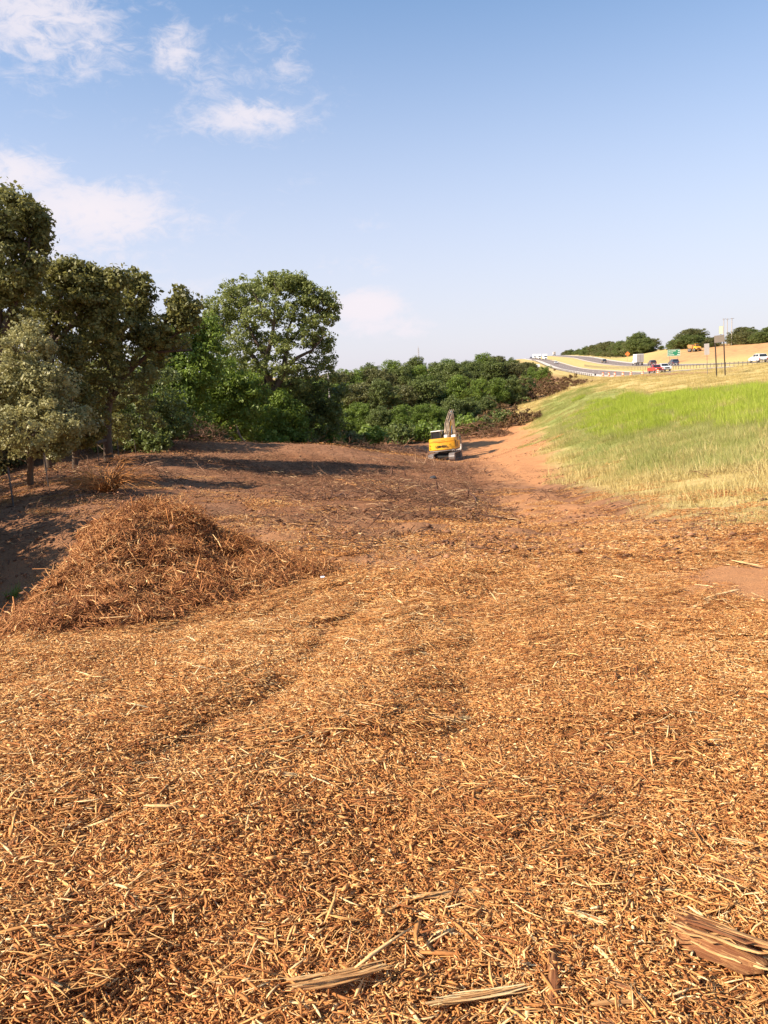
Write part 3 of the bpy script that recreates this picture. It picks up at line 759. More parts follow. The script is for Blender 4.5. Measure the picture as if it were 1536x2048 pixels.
# ------------------------------------------------------------------ individual pieces of wood
def splinter_mesh(name, L, Wd, seed, curve=.1, fork=0, strandy=3, main=.36):
    """a torn length of wood: flat angular fibres lying side by side, ends ragged and pointed"""
    r = np.random.default_rng(seed); Vs = []; Fs = []; T = []; n0 = 0
    m_ = strandy * (6 if strandy > 4 else 4) + 2 if strandy > 1 else 1
    for k_ in range(m_):
        l = L * (r.uniform(.3, 1.05) if k_ else .86); o0 = r.uniform(-.5, .5) * (L - l); f_ = (k_ + .5) / m_ - .5
        ow = f_ * Wd * .9 if k_ else 0
        npt = 6; tt = np.array([-.5, -.36, -.12, .14, .38, .5])
        px = tt * l + o0; py = ow + curve * L * (1 - 4 * (px / L) ** 2) * .5 + tt * l * r.normal(0, .035) + r.normal(0, Wd * .03, npt)
        if fork and k_ % 3 == 1: py = py + np.clip(tt, 0, 1) * L * .55
        if fork and k_ % 3 == 2: py = py - np.clip(tt, 0, 1) * L * .3
        pz = Wd * .16 + r.uniform(0, .30) * Wd + r.normal(0, Wd * .02, npt) + np.abs(tt) * r.uniform(0, .12) * Wd
        ww = Wd * (main if k_ == 0 and m_ > 1 else .45 if m_ == 1 else r.uniform(.02, .075) if strandy > 4 else r.uniform(.05, .13))
        wv = ww * np.array([.35, .85, 1, .95, .8, .22] if m_ > 1 else [.72, .95, 1, .9, .95, .66]) * r.uniform(.85, 1.12, npt)
        V, Fq = tube_np(np.stack([px, py, pz], -1), wv, 5 if m_ > 1 else 7)
        cen = np.repeat(pz, 5 if m_ > 1 else 7); V[:, 2] = cen + (V[:, 2] - cen) * (.34 if m_ > 1 else .8)
        V = V + r.normal(0, ww * .05, V.shape)
        Vs.append(V); Fs.append(Fq + n0); n0 += len(V); T.append(np.full(len(V), np.clip(r.normal(0 if k_ else -.12, .16), -.4, .3)))
    return np.concatenate(Vs), np.concatenate(Fs), np.concatenate(T)
def place_on(px, py):
    return ground_hit(px, py)
def splinter(name, px0, py0, px1, py1, wpx, tone, label, cat, group=None, curve=.08, fork=0, strandy=3, mat=None, lift=.012, seed=None, main=.36):
    x0, y0 = ground_hit(px0, py0); x1, y1 = ground_hit(px1, py1)
    L = math.hypot(x1 - x0, y1 - y0); cx, cy = (x0 + x1) / 2, (y0 + y1) / 2
    dist = math.sqrt(cx * cx + cy * cy + gz(cx, cy) ** 2)
    Wd = wpx / F * dist * 1.15
    V, Fq, T = splinter_mesh(name, L, Wd, seed if seed is not None else int(px0 * 7 + py0), curve, fork, strandy, main)
    me = mesh_np(name, V, Fq, False, {'tone': np.clip(tone + T, 0, 1)})
    o_ = link(name, me, mat or M_splinter)
    z0 = gz(x0, y0); z1_ = gz(x1, y1)
    o_.location = (cx, cy, max((z0 + z1_) / 2, gz(cx, cy)) + lift)
    o_.rotation_euler = (0, -math.asin(max(-.28, min(.28, (z1_ - z0) / max(L, .01)))), math.atan2(y1 - y0, x1 - x0))
    return tag(o_, label, cat, group)
big = [
 ((1330,1868,1560,1960), 64, .40, 'broad grey brown split log slab at the lower right corner with frayed yellow edges', 'log', dict(strandy=5, curve=.02, lift=.005, main=.62)),
 ((1100,1905,1082,2150), 19, .02, 'dark barked stick pointing down to the bottom edge right of the centre', 'stick', dict(strandy=1, curve=.10, lift=.012)),
 ((570,2020,790,1965), 26, .42, 'thick brown split stick near the bottom edge left of the centre', 'stick', dict(strandy=3, curve=-.06, lift=.03)),
 ((830,2030,1075,1985), 20, .72, 'long yellow split stick reaching toward the dark barked stick', 'stick', dict(strandy=3, curve=-.04, lift=.02)),
 ((808,1808,975,1797), 15, .62, 'straight tan split stave lying level in the lower middle', 'stick', dict(strandy=3, curve=0)),
 ((1255,1796,1358,1788), 9, .95, 'pale straight stave right of the longer tan stave', 'splinter', dict(strandy=2, curve=0)),
 ((1125,1832,1215,1862), 14, .85, 'pale fibrous splinter with feathered end below the pale stave', 'splinter', dict(strandy=4, curve=.04)),
 ((62,1752,165,1738), 10, .85, 'pale forked root piece at the lower left', 'root', dict(strandy=2, fork=1, curve=.1)),
 ((290,1786,385,1748), 9, .52, 'slender brown stick right of the pale forked root', 'stick', dict(strandy=2, curve=.05)),
 ((70,1988,230,1968), 10, .42, 'thin bowed brown stick near the left bottom corner', 'stick', dict(strandy=2, curve=-.12)),
 ((278,1834,312,1846), 12, 1.0, 'small bright yellow chip left of the centre at the bottom', 'wood chip', dict(strandy=3, curve=0)),
 ((488,1553,600,1562), 13, .92, 'broad pale shaved slab lying level left of the centre', 'splinter', dict(strandy=4, curve=.02)),
 ((700,1447,945,1446), 11, .95, 'long frayed pale strand lying level in the middle ground', 'wood strand', dict(strandy=4, curve=.03)),
 ((702,1541,800,1531), 8, .88, 'short wavy pale splinter below the long frayed strand', 'splinter', dict(strandy=2, curve=.08)),
 ((820,1522,885,1526), 6, .82, 'slim pale splinter right of the short wavy splinter', 'splinter', dict(strandy=2, curve=.04)),
 ((1170,1420,1290,1300), 0, 0, '', '', None),
 ((730,1338,905,1332), 6, .75, 'thin yellow strand farther back above the long frayed strand', 'wood strand', dict(strandy=3, curve=.02)),
 ((430,1303,495,1322), 6, .05, 'dark curved stick on the bright mulch in front of the heap', 'stick', dict(strandy=1, curve=.08)),
 ((1410,1208,1475,1186), 8, .85, 'pale tapered splinter on the orange bare patch at the right', 'splinter', dict(strandy=3, curve=.03)),
 ((1460,1124,1530,1138), 5, .8, 'thin pale stick above the orange bare patch', 'stick', dict(strandy=2, curve=.03)),
 ((1380,1222,1420,1210), 7, .9, 'small pale splinter just left of the tapered one', 'splinter', dict(strandy=2, curve=.03)),
 ((1180,1965,1280,1998), 11, .5, 'long reddish brown splinter near the bottom right', 'splinter', dict(strandy=2, curve=.02)),
 ((1180,2022,1290,2015), 8, .55, 'brown pointed splinter below the long reddish one', 'splinter', dict(strandy=1, curve=.02)),
 ((1350,2006,1450,2030), 9, .88, 'pale yellow splinter at the bottom edge near the log slab', 'splinter', dict(strandy=2, curve=.04)),
 ((1010,1865,1065,1895), 9, .95, 'bright forked splinter left of the feathered splinter', 'splinter', dict(strandy=2, fork=1, curve=.05)),
 ((850,1745,915,1770), 9, .9, 'pale crooked splinter above the tan stave', 'splinter', dict(strandy=2, curve=.1)),
 ((985,1968,1075,1960), 6, .9, 'thin pale splinter above the long yellow stick', 'splinter', dict(strandy=1, curve=.03)),
 ((532,1660,625,1650), 7, .72, 'thin tan strand curving at the middle left', 'wood strand', dict(strandy=2, curve=-.1)),
 ((1178,1900,1240,1960), 8, .6, 'curved tan strand running down beside the feathered splinter', 'wood strand', dict(strandy=1, curve=.12)),
 ((1440,1688,1510,1700), 8, .85, 'pale flat splinter near the right edge', 'splinter', dict(strandy=3, curve=.02)),
]
for (pp, wpx, tone, lab, cat, kw) in big:
    if not lab: continue
    nm = {'log': 'split_log', 'stick': 'stick', 'splinter': 'splinter', 'root': 'root_piece', 'wood chip': 'wood_chip', 'wood strand': 'wood_strand'}[cat]
    splinter(nm, *pp, wpx, tone, lab, cat, **kw)
# more loose splinters of the same kind, too alike to tell one from another
r_ = random.Random(5)
for i in range(120):
    px = r_.uniform(-20, 1556); py = 1280 + 740 * r_.random() ** .8
    a = r_.choice([r_.gauss(0, .35), r_.uniform(-1.6, 1.6)]); l = r_.uniform(26, 62) * (.45 + .55 * (py - 1250) / 800)
    splinter('splinter', px, py, px + l * math.cos(a), py + l * math.sin(a) * .6, r_.uniform(2.2, 4.4) * (.5 + .5 * (py - 1250) / 800), r_.uniform(.55, 1),
             'loose pale splinter on top of the mulch, ' + ('near the bottom edge' if py > 1800 else 'in the lower half' if py > 1550 else 'farther back toward the heap') + (' on the left' if px < 512 else ' in the middle' if px < 1024 else ' on the right'), 'splinter', 'loose splinters on the mulch', curve=r_.gauss(0, .07), strandy=r_.choice([2, 2, 3]), seed=i, lift=.015 + .01 * r_.random())
# ------------------------------------------------------------------ grass on the bank
def blades(n, size, Hm, Hs, wid, seed, lean=.35, segs=2):
    r = np.random.default_rng(seed)
    rr = np.sqrt(r.uniform(0, 1, n)) * size; th = r.uniform(0, 6.283, n)
    b0 = np.stack([rr * np.cos(th), rr * np.sin(th), np.full(n, -.03)], -1)
    H = Hm * np.exp(r.normal(0, Hs, n)); yaw = r.uniform(0, 6.283, n); ln = np.abs(r.normal(0, lean, n)) + .08
    d = np.stack([np.cos(yaw), np.sin(yaw), np.zeros(n)], -1); s = np.stack([-np.sin(yaw), np.cos(yaw), np.zeros(n)], -1)
    a = r.uniform(0, 3.14, n); s = s * np.cos(a)[:, None] + d * np.sin(a)[:, None] * .6
    V = []
    for tt, w_ in zip(np.linspace(0, 1, segs + 1), np.linspace(1, .12, segs + 1)):
        c = b0 + d * (H * ln * tt ** 1.8)[:, None]; c[:, 2] += H * (tt - .35 * ln * tt ** 2)
        V.append(np.stack([c + s * wid * w_ * .5, c - s * wid * w_ * .5], 1))
    V = np.stack(V, 1).reshape(-1, 3); k = (segs + 1) * 2
    o_ = (np.arange(n) * k)[:, None, None]
    Q = (o_ + np.array([[2 * i, 2 * i + 1, 2 * i + 3, 2 * i + 2] for i in range(segs)])[None]).reshape(-1, 4)
    return V, Q, np.repeat(np.clip(r.beta(2, 2, n), 0, 1), k)
def blade_obj(name, mat, *a, **k):
    V, Q, tone = blades(*a, **k); return link_hidden(name, mesh_np(name, V, Q, False, {'tone': tone}), mat)
M_gr = toned('green_grass', [(0, (.22, .23, .055)), (.5, (.37, .37, .105)), (1, (.60, .53, .23))], trans=.35, pos_scale=.16, pos_amt=.45)
M_lush = toned('lush_grass', [(0, (.24, .30, .025)), (.5, (.40, .47, .05)), (1, (.60, .62, .12))], trans=.4, pos_scale=.2, pos_amt=.35)
M_dry = toned('dry_grass', [(0, (.30, .22, .075)), (.5, (.52, .40, .15)), (1, (.72, .60, .28))], trans=.3, pos_scale=.14, pos_amt=.4)
gp = proto_coll('green_grass_tufts', [blade_obj('green_grass_tuft', M_gr, 420, .8, .17, .42, .015, 500 + i) for i in range(4)])
lp = proto_coll('lush_grass_tufts', [blade_obj('lush_grass_tuft', M_lush, 420, .8, .31, .34, .022, 520 + i, lean=.3) for i in range(4)])
dp = proto_coll('dry_grass_tufts', [blade_obj('dry_grass_tuft', M_dry, 380, .9, .17, .45, .020, 540 + i, lean=.7) for i in range(4)])
dnp = proto_coll('dry_grass_near_tufts', [blade_obj('dry_grass_near_tuft', M_dry, 220, .35, .09, .5, .008, 560 + i, lean=1.0) for i in range(4)])
def zf(i):
    def f(x, y): return zone_fields(x, y)[i]
    return f
def dens_green(x, y):
    z = zone_fields(x, y); return z[0] * (1 - .5 * z[2]) * (.45 + 2.2 * (fbm(x * .3, y * .15, 91, 3) + .2))
def dens_lush(x, y):
    z = zone_fields(x, y); return z[0] * z[2]
def dens_dry(x, y):
    z = zone_fields(x, y); c_ = (x > road_x1(y) - .7)
    return z[1] * (1 - .62 * z[0]) * (1 - c_) * (.35 + .9 * (fbm(x * .3, y * .15, 95, 3) + .3)) * sstep(y, 12, 22)
scatter_ground('green_grass', gp, 4, 12000, 13, 135, dens_green, 'pale green grass covering the bank on the right', sc=(.75, 1.3), flat=1, power=.55, e=.4)
scatter_ground('tall_grass', lp, 4, 9000, 20, 120, dens_lush, 'bright green tall grass in a band high on the bank', sc=(.8, 1.3), flat=1, power=.55, e=.4)
scatter_ground('dry_grass', dp, 4, 16000, 12, 240, dens_dry, 'straw coloured dry grass along the top of the bank', sc=(.8, 1.4), power=.45, e=.4)
def dens_fringe(x, y):
    z = zone_fields(x, y); return z[1] * (1 - .6 * z[0]) * (.3 + 1.2 * (fbm(x * .6, y * .4, 97, 3) + .2)) * (x > 0)
scatter_ground('dry_grass', dnp, 4, 6000, 9, 40, dens_fringe, 'short dry grass at the foot of the bank among the debris', sc=(.8, 1.6), power=.7)

# ------------------------------------------------------------------ trees
def leaves_np(cen, rad, per, size, r, up=.5, squash=.75, aspect=.6):
    """leaf quads in clumps round the centres"""
    n = len(cen) * per
    ci = np.repeat(np.arange(len(cen)), per)
    d = r.normal(0, 1, (n, 3)); d /= np.linalg.norm(d, axis=1, keepdims=True)
    rr = r.uniform(.25, 1, n) ** .6 * rad[ci]
    off = d * rr[:, None]; off[:, 2] *= squash
    p = cen[ci] + off
    nrm = d * .7 + r.normal(0, .6, (n, 3)); nrm[:, 2] += up; nrm /= np.linalg.norm(nrm, axis=1, keepdims=True)
    a = np.cross(nrm, r.normal(0, 1, (n, 3))); a /= np.linalg.norm(a, axis=1, keepdims=True) + 1e-9; b_ = np.cross(nrm, a)
    s = size * np.exp(r.normal(0, .28, n))[:, None]
    V = np.stack([p - a * s * .5, p + b_ * s * aspect * .5 + nrm * s * .08, p + a * s * .5, p - b_ * s * aspect * .5 + nrm * s * .08], 1).reshape(-1, 3)
    Q = np.arange(n * 4).reshape(-1, 4)
    ctone = r.normal(0, .16, len(cen))
    tone = np.repeat(np.clip(.45 + ctone[ci] + r.normal(0, .17, n), 0, 1), 4)
    return V, Q, tone
def curve_pts(a, b, r, sag=0., wob=.08, k=5):
    t_ = np.linspace(0, 1, k)[:, None]; a = np.array(a, float); b = np.array(b, float); L = np.linalg.norm(b - a)
    p = a * (1 - t_) + b * t_; w_ = r.normal(0, wob * L, (k, 3)) * np.sin(t_ * math.pi); p = p + w_; p[:, 2] += (np.sin(t_ * math.pi) * sag * L)[:, 0]
    return p
def tree_data(seed, limbs, lobes, nclump, per, size, crad, twig=True, fill=.5, up=.5, aspect=.6, squash=.75):
    """limbs: list of (points, radii). lobes: (cx,cy,cz,rx,ry,rz,weight)"""
    r = np.random.default_rng(seed)
    lob = np.array(lobes, float); wgt = lob[:, 6] / lob[:, 6].sum()
    li = r.choice(len(lob), nclump, p=wgt)
    d = r.normal(0, 1, (nclump, 3)); d /= np.linalg.norm(d, axis=1, keepdims=True)
    q = r.uniform(fill, 1.12, nclump) ** .8
    q = np.where(r.uniform(0, 1, nclump) < .14, r.uniform(1.0, 1.32, nclump), q)
    cen = lob[li, :3] + d * lob[li, 3:6] * q[:, None]
    rad = crad * np.exp(r.normal(0, .3, nclump))
    TV = []; TF = []; n0 = 0; nodes = []
    for pts, rs in limbs:
        V, Fq = tube_np(np.array(pts, float), np.array(rs, float), 8); TV.append(V); TF.append(Fq + n0); n0 += len(V)
        pts = np.array(pts, float); rs = np.array(rs, float)
        for i in range(len(pts) - 1):
            for t_ in np.linspace(0, 1, 4): nodes.append(np.append(pts[i] * (1 - t_) + pts[i + 1] * t_, rs[i] * (1 - t_) + rs[i + 1] * t_))
    nodes = np.array(nodes)
    if twig:
        for c in cen[r.permutation(nclump)[:int(nclump * .55)]]:
            dd = nodes[:, :3] - c; dz = c[2] - nodes[:, 2]
            cost = np.linalg.norm(dd, axis=1) + np.where(dz < .1, 2.0, 0) - nodes[:, 3] * .5
            nd = nodes[np.argmin(cost)]
            p = curve_pts(nd[:3], c, r, .06, .07, 5); r0 = min(nd[3] * .55, .012 * np.linalg.norm(nd[:3] - c) + .018)
            V, Fq = tube_np(p, np.linspace(r0, .008, 5), 4); TV.append(V); TF.append(Fq + n0); n0 += len(V)
            L = np.linalg.norm(p[-1] - p[0])
            if L > 1.2:
                for q_ in (1, 2, 3): nodes = np.vstack([nodes, np.append(p[q_], r0 * (1 - q_ / 4))])
    V, Q, tone = leaves_np(cen, rad, per, size, r, up, squash, aspect)
    T = np.concatenate(TV); bt = np.clip(.45 + fbm(T[:, 0] * 6 + T[:, 2] * 2, T[:, 1] * 6 + T[:, 2], seed, 3) * .9, 0, 1)
    return (T, np.concatenate(TF), bt), (V, Q, tone)
def make_tree(name, loc, rz, data, leafmat, barkmat, label, cat='tree', group=None):
    root = empty(name, loc, rz, label, cat, group)
    (T, TF, bt), (V, Q, tone) = data
    link('trunk', mesh_np('trunk', T, TF, True, {'tone': bt}), barkmat, root)
    link('crown', mesh_np('crown', V, Q, False, {'tone': tone}), leafmat, root)
    return root
def limb(*pts, r0=.2, r1=.05): 
    k = len(pts); return (pts, np.linspace(r0, r1, k))
def at_ground(px, D, sink=.1):
    """world point of the ground in picture column px at distance D (row is found from the terrain)"""
    x = 0.0
    for _ in range(6):
        z = gz(x, D)
        c_ = (CM.inverted() @ Vector((x, D, z))); cx = 768 + F * c_.x / -c_.z
        x += (px - cx) / F * D
    return (x, D, gz(x, D) - sink)
def frompix(px, py, D, base):
    p = P(px, py, D); return (p.x - base[0], p.y - base[1], p.z - base[2])

# --- the big cottonwood in the middle
B = at_ground(556, 76); k_ = 76 / F
def fp(px, py, dy=0): return frompix(px, py, 76 + dy, B)
limbs = [limb((0, 0, 0), fp(555, 850), fp(548, 800), fp(545, 770), r0=.62, r1=.42),
         limb(fp(548, 800), fp(532, 770), fp(522, 735, 1), fp(500, 705, 1), fp(470, 680, 1), fp(445, 650, 1), r0=.40, r1=.08),
         limb(fp(545, 775), fp(528, 735, -1), fp(540, 690, -1), fp(548, 650, -2), fp(550, 600, -2), r0=.36, r1=.06),
         limb(fp(548, 785), fp(566, 745), fp(572, 710, 1), fp(575, 665, 1), fp(590, 620, 2), r0=.42, r1=.07),
         limb(fp(572, 735), fp(595, 715, -1), fp(625, 700, -1), fp(650, 670, -2), r0=.24, r1=.05),
         limb(fp(560, 755), fp(590, 742, 1), fp(620, 735, 2), fp(650, 735, 2), r0=.16, r1=.04),
         limb(fp(572, 690), fp(600, 660), fp(630, 630), fp(650, 610), r0=.2, r1=.05),
         limb(fp(532, 720), fp(490, 640), fp(470, 600), r0=.2, r1=.05), limb(fp(548, 650, -2), fp(520, 610, -3), fp(505, 580, -3), r0=.16, r1=.04)]
def lobe(px, py, rx, rz, w=1, dy=0, ry=None, D=76, B_=None):
    p = frompix(px, py, D + dy, B_ if B_ is not None else B); k = D / F
    return (*p, rx * k, (ry if ry else rx * 1.1) * k, rz * k, w)
lob = [lobe(440, 640, 34, 34, 1.0), lobe(452, 600, 34, 28, .9, 1), lobe(490, 585, 36, 26, 1.1, -1), lobe(530, 572, 36, 24, 1.1, 1), lobe(580, 568, 34, 20, 1.0), lobe(610, 585, 24, 26, .8), lobe(640, 602, 30, 18, .8),
       lobe(655, 630, 22, 14, .5, 1), lobe(480, 640, 44, 34, 1.1, 2), lobe(535, 620, 48, 34, 1.2, -2), lobe(590, 625, 44, 34, 1.1, 1), lobe(630, 655, 34, 22, .8, -1), lobe(470, 685, 40, 24, .8, -2), lobe(520, 680, 40, 26, .7, 2),
       lobe(585, 680, 44, 26, .8, -2), lobe(645, 690, 24, 18, .5), lobe(655, 725, 20, 22, .45, 1), lobe(625, 730, 26, 16, .4), lobe(560, 730, 36, 16, .4, -2), lobe(505, 720, 36, 18, .4, -2), lobe(430, 680, 26, 26, .4, 1), lobe(475, 735, 50, 34, .9, 2), lobe(430, 735, 30, 30, .5, 1), lobe(600, 765, 44, 30, .9, 2), lobe(530, 765, 44, 30, .9, 2), lobe(560, 745, 46, 22, .6, -1), lobe(545, 700, 40, 22, .5), lobe(500, 760, 36, 28, .6), lobe(668, 612, 12, 10, .15), lobe(418, 615, 14, 14, .2), lobe(545, 556, 12, 10, .15), lobe(600, 562, 12, 10, .15), lobe(665, 750, 12, 14, .15)]
make_tree('cottonwood_tree', B, 0, tree_data(1, limbs, lob, 1150, 42, .23, .50, fill=.25, up=.3), M_cotton, M_bark,
          'largest tree in the middle with a wide rounded crown and forked pale trunk', 'tree')

# --- the oaks and the cedar at the left edge
def pix_tree(name, px, D, limbs_px, lobes_px, n, per, size, crad, lm, bm, label, seed, cat='tree', **kw):
    B_ = at_ground(px, D)
    def g(a): return (0, 0, 0) if a is None else frompix(a[0], a[1], D + (a[2] if len(a) > 2 else 0), B_)
    L_ = [(np.array([g(a) for a in pts]), np.linspace(r0, r1, len(pts))) for pts, r0, r1 in limbs_px]
    lo = [lobe(*a[:5], dy=a[5] if len(a) > 5 else 0, D=D, B_=B_) for a in lobes_px]
    return make_tree(name, B_, 0, tree_data(seed, L_, lo, n, per, size, crad, **kw), lm, bm, label, cat)
pix_tree('oak_tree', -20, 33, [([None, (-15, 850), (-5, 700), (0, 560), (10, 440)], .34, .06), ([(-5, 700), (30, 600), (55, 520), (60, 470)], .2, .04), ([(-10, 760), (-70, 640), (-90, 560)], .2, .04)],
         [(25, 392, 22, 14, .2), (78, 445, 14, 14, .15), (84, 480, 12, 12, .12), (66, 415, 13, 13, .13), (70, 530, 18, 14, .15), (5, 440, 62, 50, 1.4), (45, 480, 42, 50, .9, 1), (15, 530, 60, 45, 1, -1), (-60, 520, 70, 90, 1.3), (30, 570, 40, 34, .5), (-20, 620, 60, 60, .8)], 480, 52, .17, .33, M_oak, M_bark,
         'tallest oak at the left edge, its crown cut off by the picture edge', 2)
pix_tree('oak_tree', 100, 37, [([None, (95, 840), (100, 740), (110, 640), (130, 570)], .30, .05), ([(100, 740), (60, 650), (50, 590)], .16, .04), ([(102, 700), (165, 620), (205, 570)], .16, .04)],
         [(130, 590, 60, 56, 1.3), (90, 640, 60, 60, 1, 1), (185, 600, 45, 45, .9), (150, 550, 36, 24, .6), (40, 690, 70, 60, 1.1), (120, 720, 80, 60, 1, 1), (215, 570, 24, 24, .4), (232, 556, 13, 13, .14), (148, 530, 16, 12, .15), (112, 545, 14, 14, .14), (75, 560, 16, 16, .15), (196, 548, 13, 12, .12), (210, 660, 40, 40, .6), (60, 800, 80, 60, .8), (150, 800, 70, 50, .6)], 620, 52, .18, .36, M_oak, M_bark,
         'dense brown green oak right of the tallest oak, above the pale leaved shrub', 3)
pix_tree('oak_tree', 218, 40, [([None, (214, 870), (216, 820), (226, 760), (238, 700), (252, 640), (270, 590)], .28, .05), ([(222, 800), (250, 750), (280, 700), (320, 660), (350, 620), (370, 595)], .18, .04),
          ([(250, 750), (300, 705), (345, 702), (385, 700)], .13, .03), ([(228, 760), (200, 700), (190, 640)], .10, .03), ([(214, 880), (180, 890, -2), (160, 870, -3)], .12, .04), ([(280, 700), (320, 690), (365, 660)], .12, .03)],
         [(285, 562, 16, 14, .18), (262, 556, 13, 14, .14), (362, 590, 12, 14, .15), (390, 618, 14, 16, .16), (375, 600, 13, 12, .12), (388, 650, 14, 14, .12), (265, 595, 38, 36, 1.1), (250, 650, 60, 45, 1.2, 1), (362, 622, 26, 26, 1), (375, 640, 22, 22, .6), (308, 668, 42, 28, .9), (320, 680, 50, 26, .6, 1), (255, 745, 60, 40, .8, -1.5), (300, 720, 40, 26, .4, 2), (190, 640, 44, 60, 1), (200, 720, 60, 50, .8, 2), (270, 710, 50, 34, .35, 2), (230, 780, 70, 50, .9, 2), (160, 800, 60, 60, .9), (180, 855, 60, 36, .5, 3), (265, 840, 50, 40, .5, 3)], 620, 52, .19, .35, M_oak, M_bark,
         'spreading oak with a leaning dark limb reaching toward the big cottonwood', 4)
pix_tree('pale_shrub', 60, 25, [([None, (60, 900), (55, 840), (50, 760), (45, 690)], .12, .03), ([(58, 880), (100, 840), (140, 820)], .07, .02), ([(58, 890), (10, 820), (-20, 760)], .07, .02), ([(60, 910), (90, 900), (110, 930)], .05, .02)],
         [(45, 700, 40, 45, .9), (30, 770, 60, 50, 1.2), (90, 780, 50, 44, 1.1), (60, 850, 80, 44, 1.3, -1), (135, 840, 42, 34, .9), (-20, 830, 60, 70, .9), (100, 895, 44, 26, .4), (20, 900, 50, 25, .3)], 360, 90, .10, .30, M_silver, M_bark,
         'silvery pale leaved small tree at the left edge in front of the oaks', 5)
pix_tree('cedar_tree', 150, 35, [([None, (150, 850), (148, 760), (148, 690)], .16, .03)],
         [(148, 715, 22, 40, 1), (140, 780, 40, 45, 1.2), (170, 840, 48, 46, 1.2), (130, 860, 44, 40, 1)], 260, 70, .12, .34, M_cedar, M_bark, 'olive cedar standing between the oak trunks and the pale leaved tree', 6, up=.2)
pix_tree('dark_tree', 285, 52, [([None, (285, 850), (292, 790), (300, 740)], .2, .05)], [(300, 780, 60, 60, 1.2), (260, 830, 60, 46, 1), (330, 840, 50, 40, 1), (280, 870, 60, 24, .5), (190, 850, 60, 50, .8, 2), (210, 780, 60, 60, .8, 3)], 330, 55, .22, .55, M_dark, M_bark,
         'dark shaded tree in the gap behind the trunk of the spreading oak', 7)
pix_tree('elm_tree', 345, 62, [([None, (345, 840), (350, 760), (365, 690)], .25, .05), ([(350, 780), (330, 720), (320, 690)], .12, .03)], [(372, 668, 40, 38, 1.2), (335, 700, 36, 40, .8), (330, 740, 50, 48, 1.2), (415, 665, 26, 26, .5), (390, 750, 46, 46, 1.2), (420, 710, 30, 36, .7), (360, 810, 60, 45, 1), (310, 800, 40, 50, .8), (395, 850, 40, 30, .6)], 420, 56, .25, .60, M_green, M_bark,
         'mid green tree with a narrow top between the spreading oak and the cottonwood', 8)
pix_tree('hackberry_tree', 452, 68, [([None, (452, 850), (456, 790), (460, 740)], .22, .05)], [(455, 760, 46, 38, 1.1), (495, 790, 40, 40, 1), (430, 800, 44, 40, 1), (470, 840, 50, 36, 1), (415, 740, 36, 40, .8)], 330, 56, .26, .62, M_green, M_bark,
         'bright green rounded tree at the left of the cottonwood trunk', 9)
pix_tree('hackberry_tree', 610, 80, [([None, (610, 850), (612, 800)], .22, .05)], [(600, 810, 44, 44, 1.1), (640, 840, 44, 40, 1), (575, 850, 40, 34, .8), (650, 790, 40, 40, .9), (545, 835, 40, 30, .8, -2)], 300, 56, .28, .66, M_dark, M_bark,
         'dark green bushy tree at the right of the cottonwood trunk', 10)
pix_tree('dead_snag', 498, 66, [([None, (490, 885), (480, 872), (472, 850)], .14, .06), ([(480, 872), (470, 862), (455, 868)], .05, .02)], [(470, 855, 6, 6, 1)], 3, 2, .1, .1, M_deadfoliage, M_paleb, 'leaning bare dead trunk at the foot of the bright green tree', 11)

for (px, D, lob_, lab, sd_) in [(520, 73, [(520, 840, 40, 30, 1), (500, 870, 40, 20, .6), (545, 865, 30, 22, .6)], 'green shrub hiding the left foot of the cottonwood', 31), (575, 74, [(575, 835, 32, 34, 1), (590, 868, 36, 22, .6), (560, 800, 20, 20, .4)], 'climbing green shrub at the right of the cottonwood trunk', 32)]:
    pix_tree('shrub', px, D, [([None, (px, 850), (px + 4, 820)], .08, .03)], lob_, 160, 52, .24, .55, M_green, M_bark, lab, sd_, cat='shrub')
# outside the left edge: the trees that shade the low ground there
def generic_data(seed, H, Wd, n, per, size, crad, trunk_f=.35, nlobe=9, tr=.16):
    r = np.random.default_rng(seed); lob = []
    for i in range(nlobe):
        a = r.uniform(0, 6.283); q = r.uniform(.1, .62) * Wd / 2; zz = H * r.uniform(trunk_f + .08, .84); sc_ = 1 - .45 * (zz / H - .4)
        lob.append((q * math.cos(a), q * math.sin(a), zz, Wd * .25 * sc_, Wd * .25 * sc_, H * .17, 1))
    lob.append((0, 0, H * .82, Wd * .22, Wd * .22, H * .15, 1.0)); lob.append((0, 0, H * .5, Wd * .33, Wd * .33, H * .25, 1.2))
    lb = [limb((0, 0, -.3), (r.normal(0, .1), r.normal(0, .1), H * .25), (r.normal(0, .25), r.normal(0, .25), H * .5), (r.normal(0, .3), r.normal(0, .3), H * .8), r0=tr, r1=.04)]
    for l in lob[:5]: lb.append(limb((0, 0, H * .25), (l[0] * .5, l[1] * .5, l[2] * .7), tuple(l[:3]), r0=tr * .5, r1=.03))
    return tree_data(seed, lb, lob, n, per, size, crad, fill=.4)
sd = generic_data(50, 10, 9, 380, 60, .20, .5)
low = make_tree('thicket_tree', (-10.2, 10, gz(-10.2, 10)), 0, generic_data(51, 4.6, 5.2, 260, 60, .17, .42, trunk_f=.08, nlobe=9, tr=.08), M_dark, M_bark, 'low thicket tree outside the left edge that shades the hollow', 'tree', 'thicket trees beyond the left edge')
for (x_, y_, rz_, s_) in ((-11, 6.5, 1, .9), (-10.6, 13.2, 2, 1.0), (-12.5, 16.5, 3, 1.05), (-14, 10, 4.2, 1.2)):
    c_ = copy_tree(low); c_.location = (x_, y_, gz(x_, y_) - .1); c_.rotation_euler = (0, 0, rz_); c_.scale = (s_, s_, s_)
side = make_tree('oak_tree', (-17, 13, gz(-17, 13)), 0, sd, M_oak, M_bark, 'oak just outside the left edge that shades the low ground beside the heap', 'tree', 'oaks beyond the left edge')
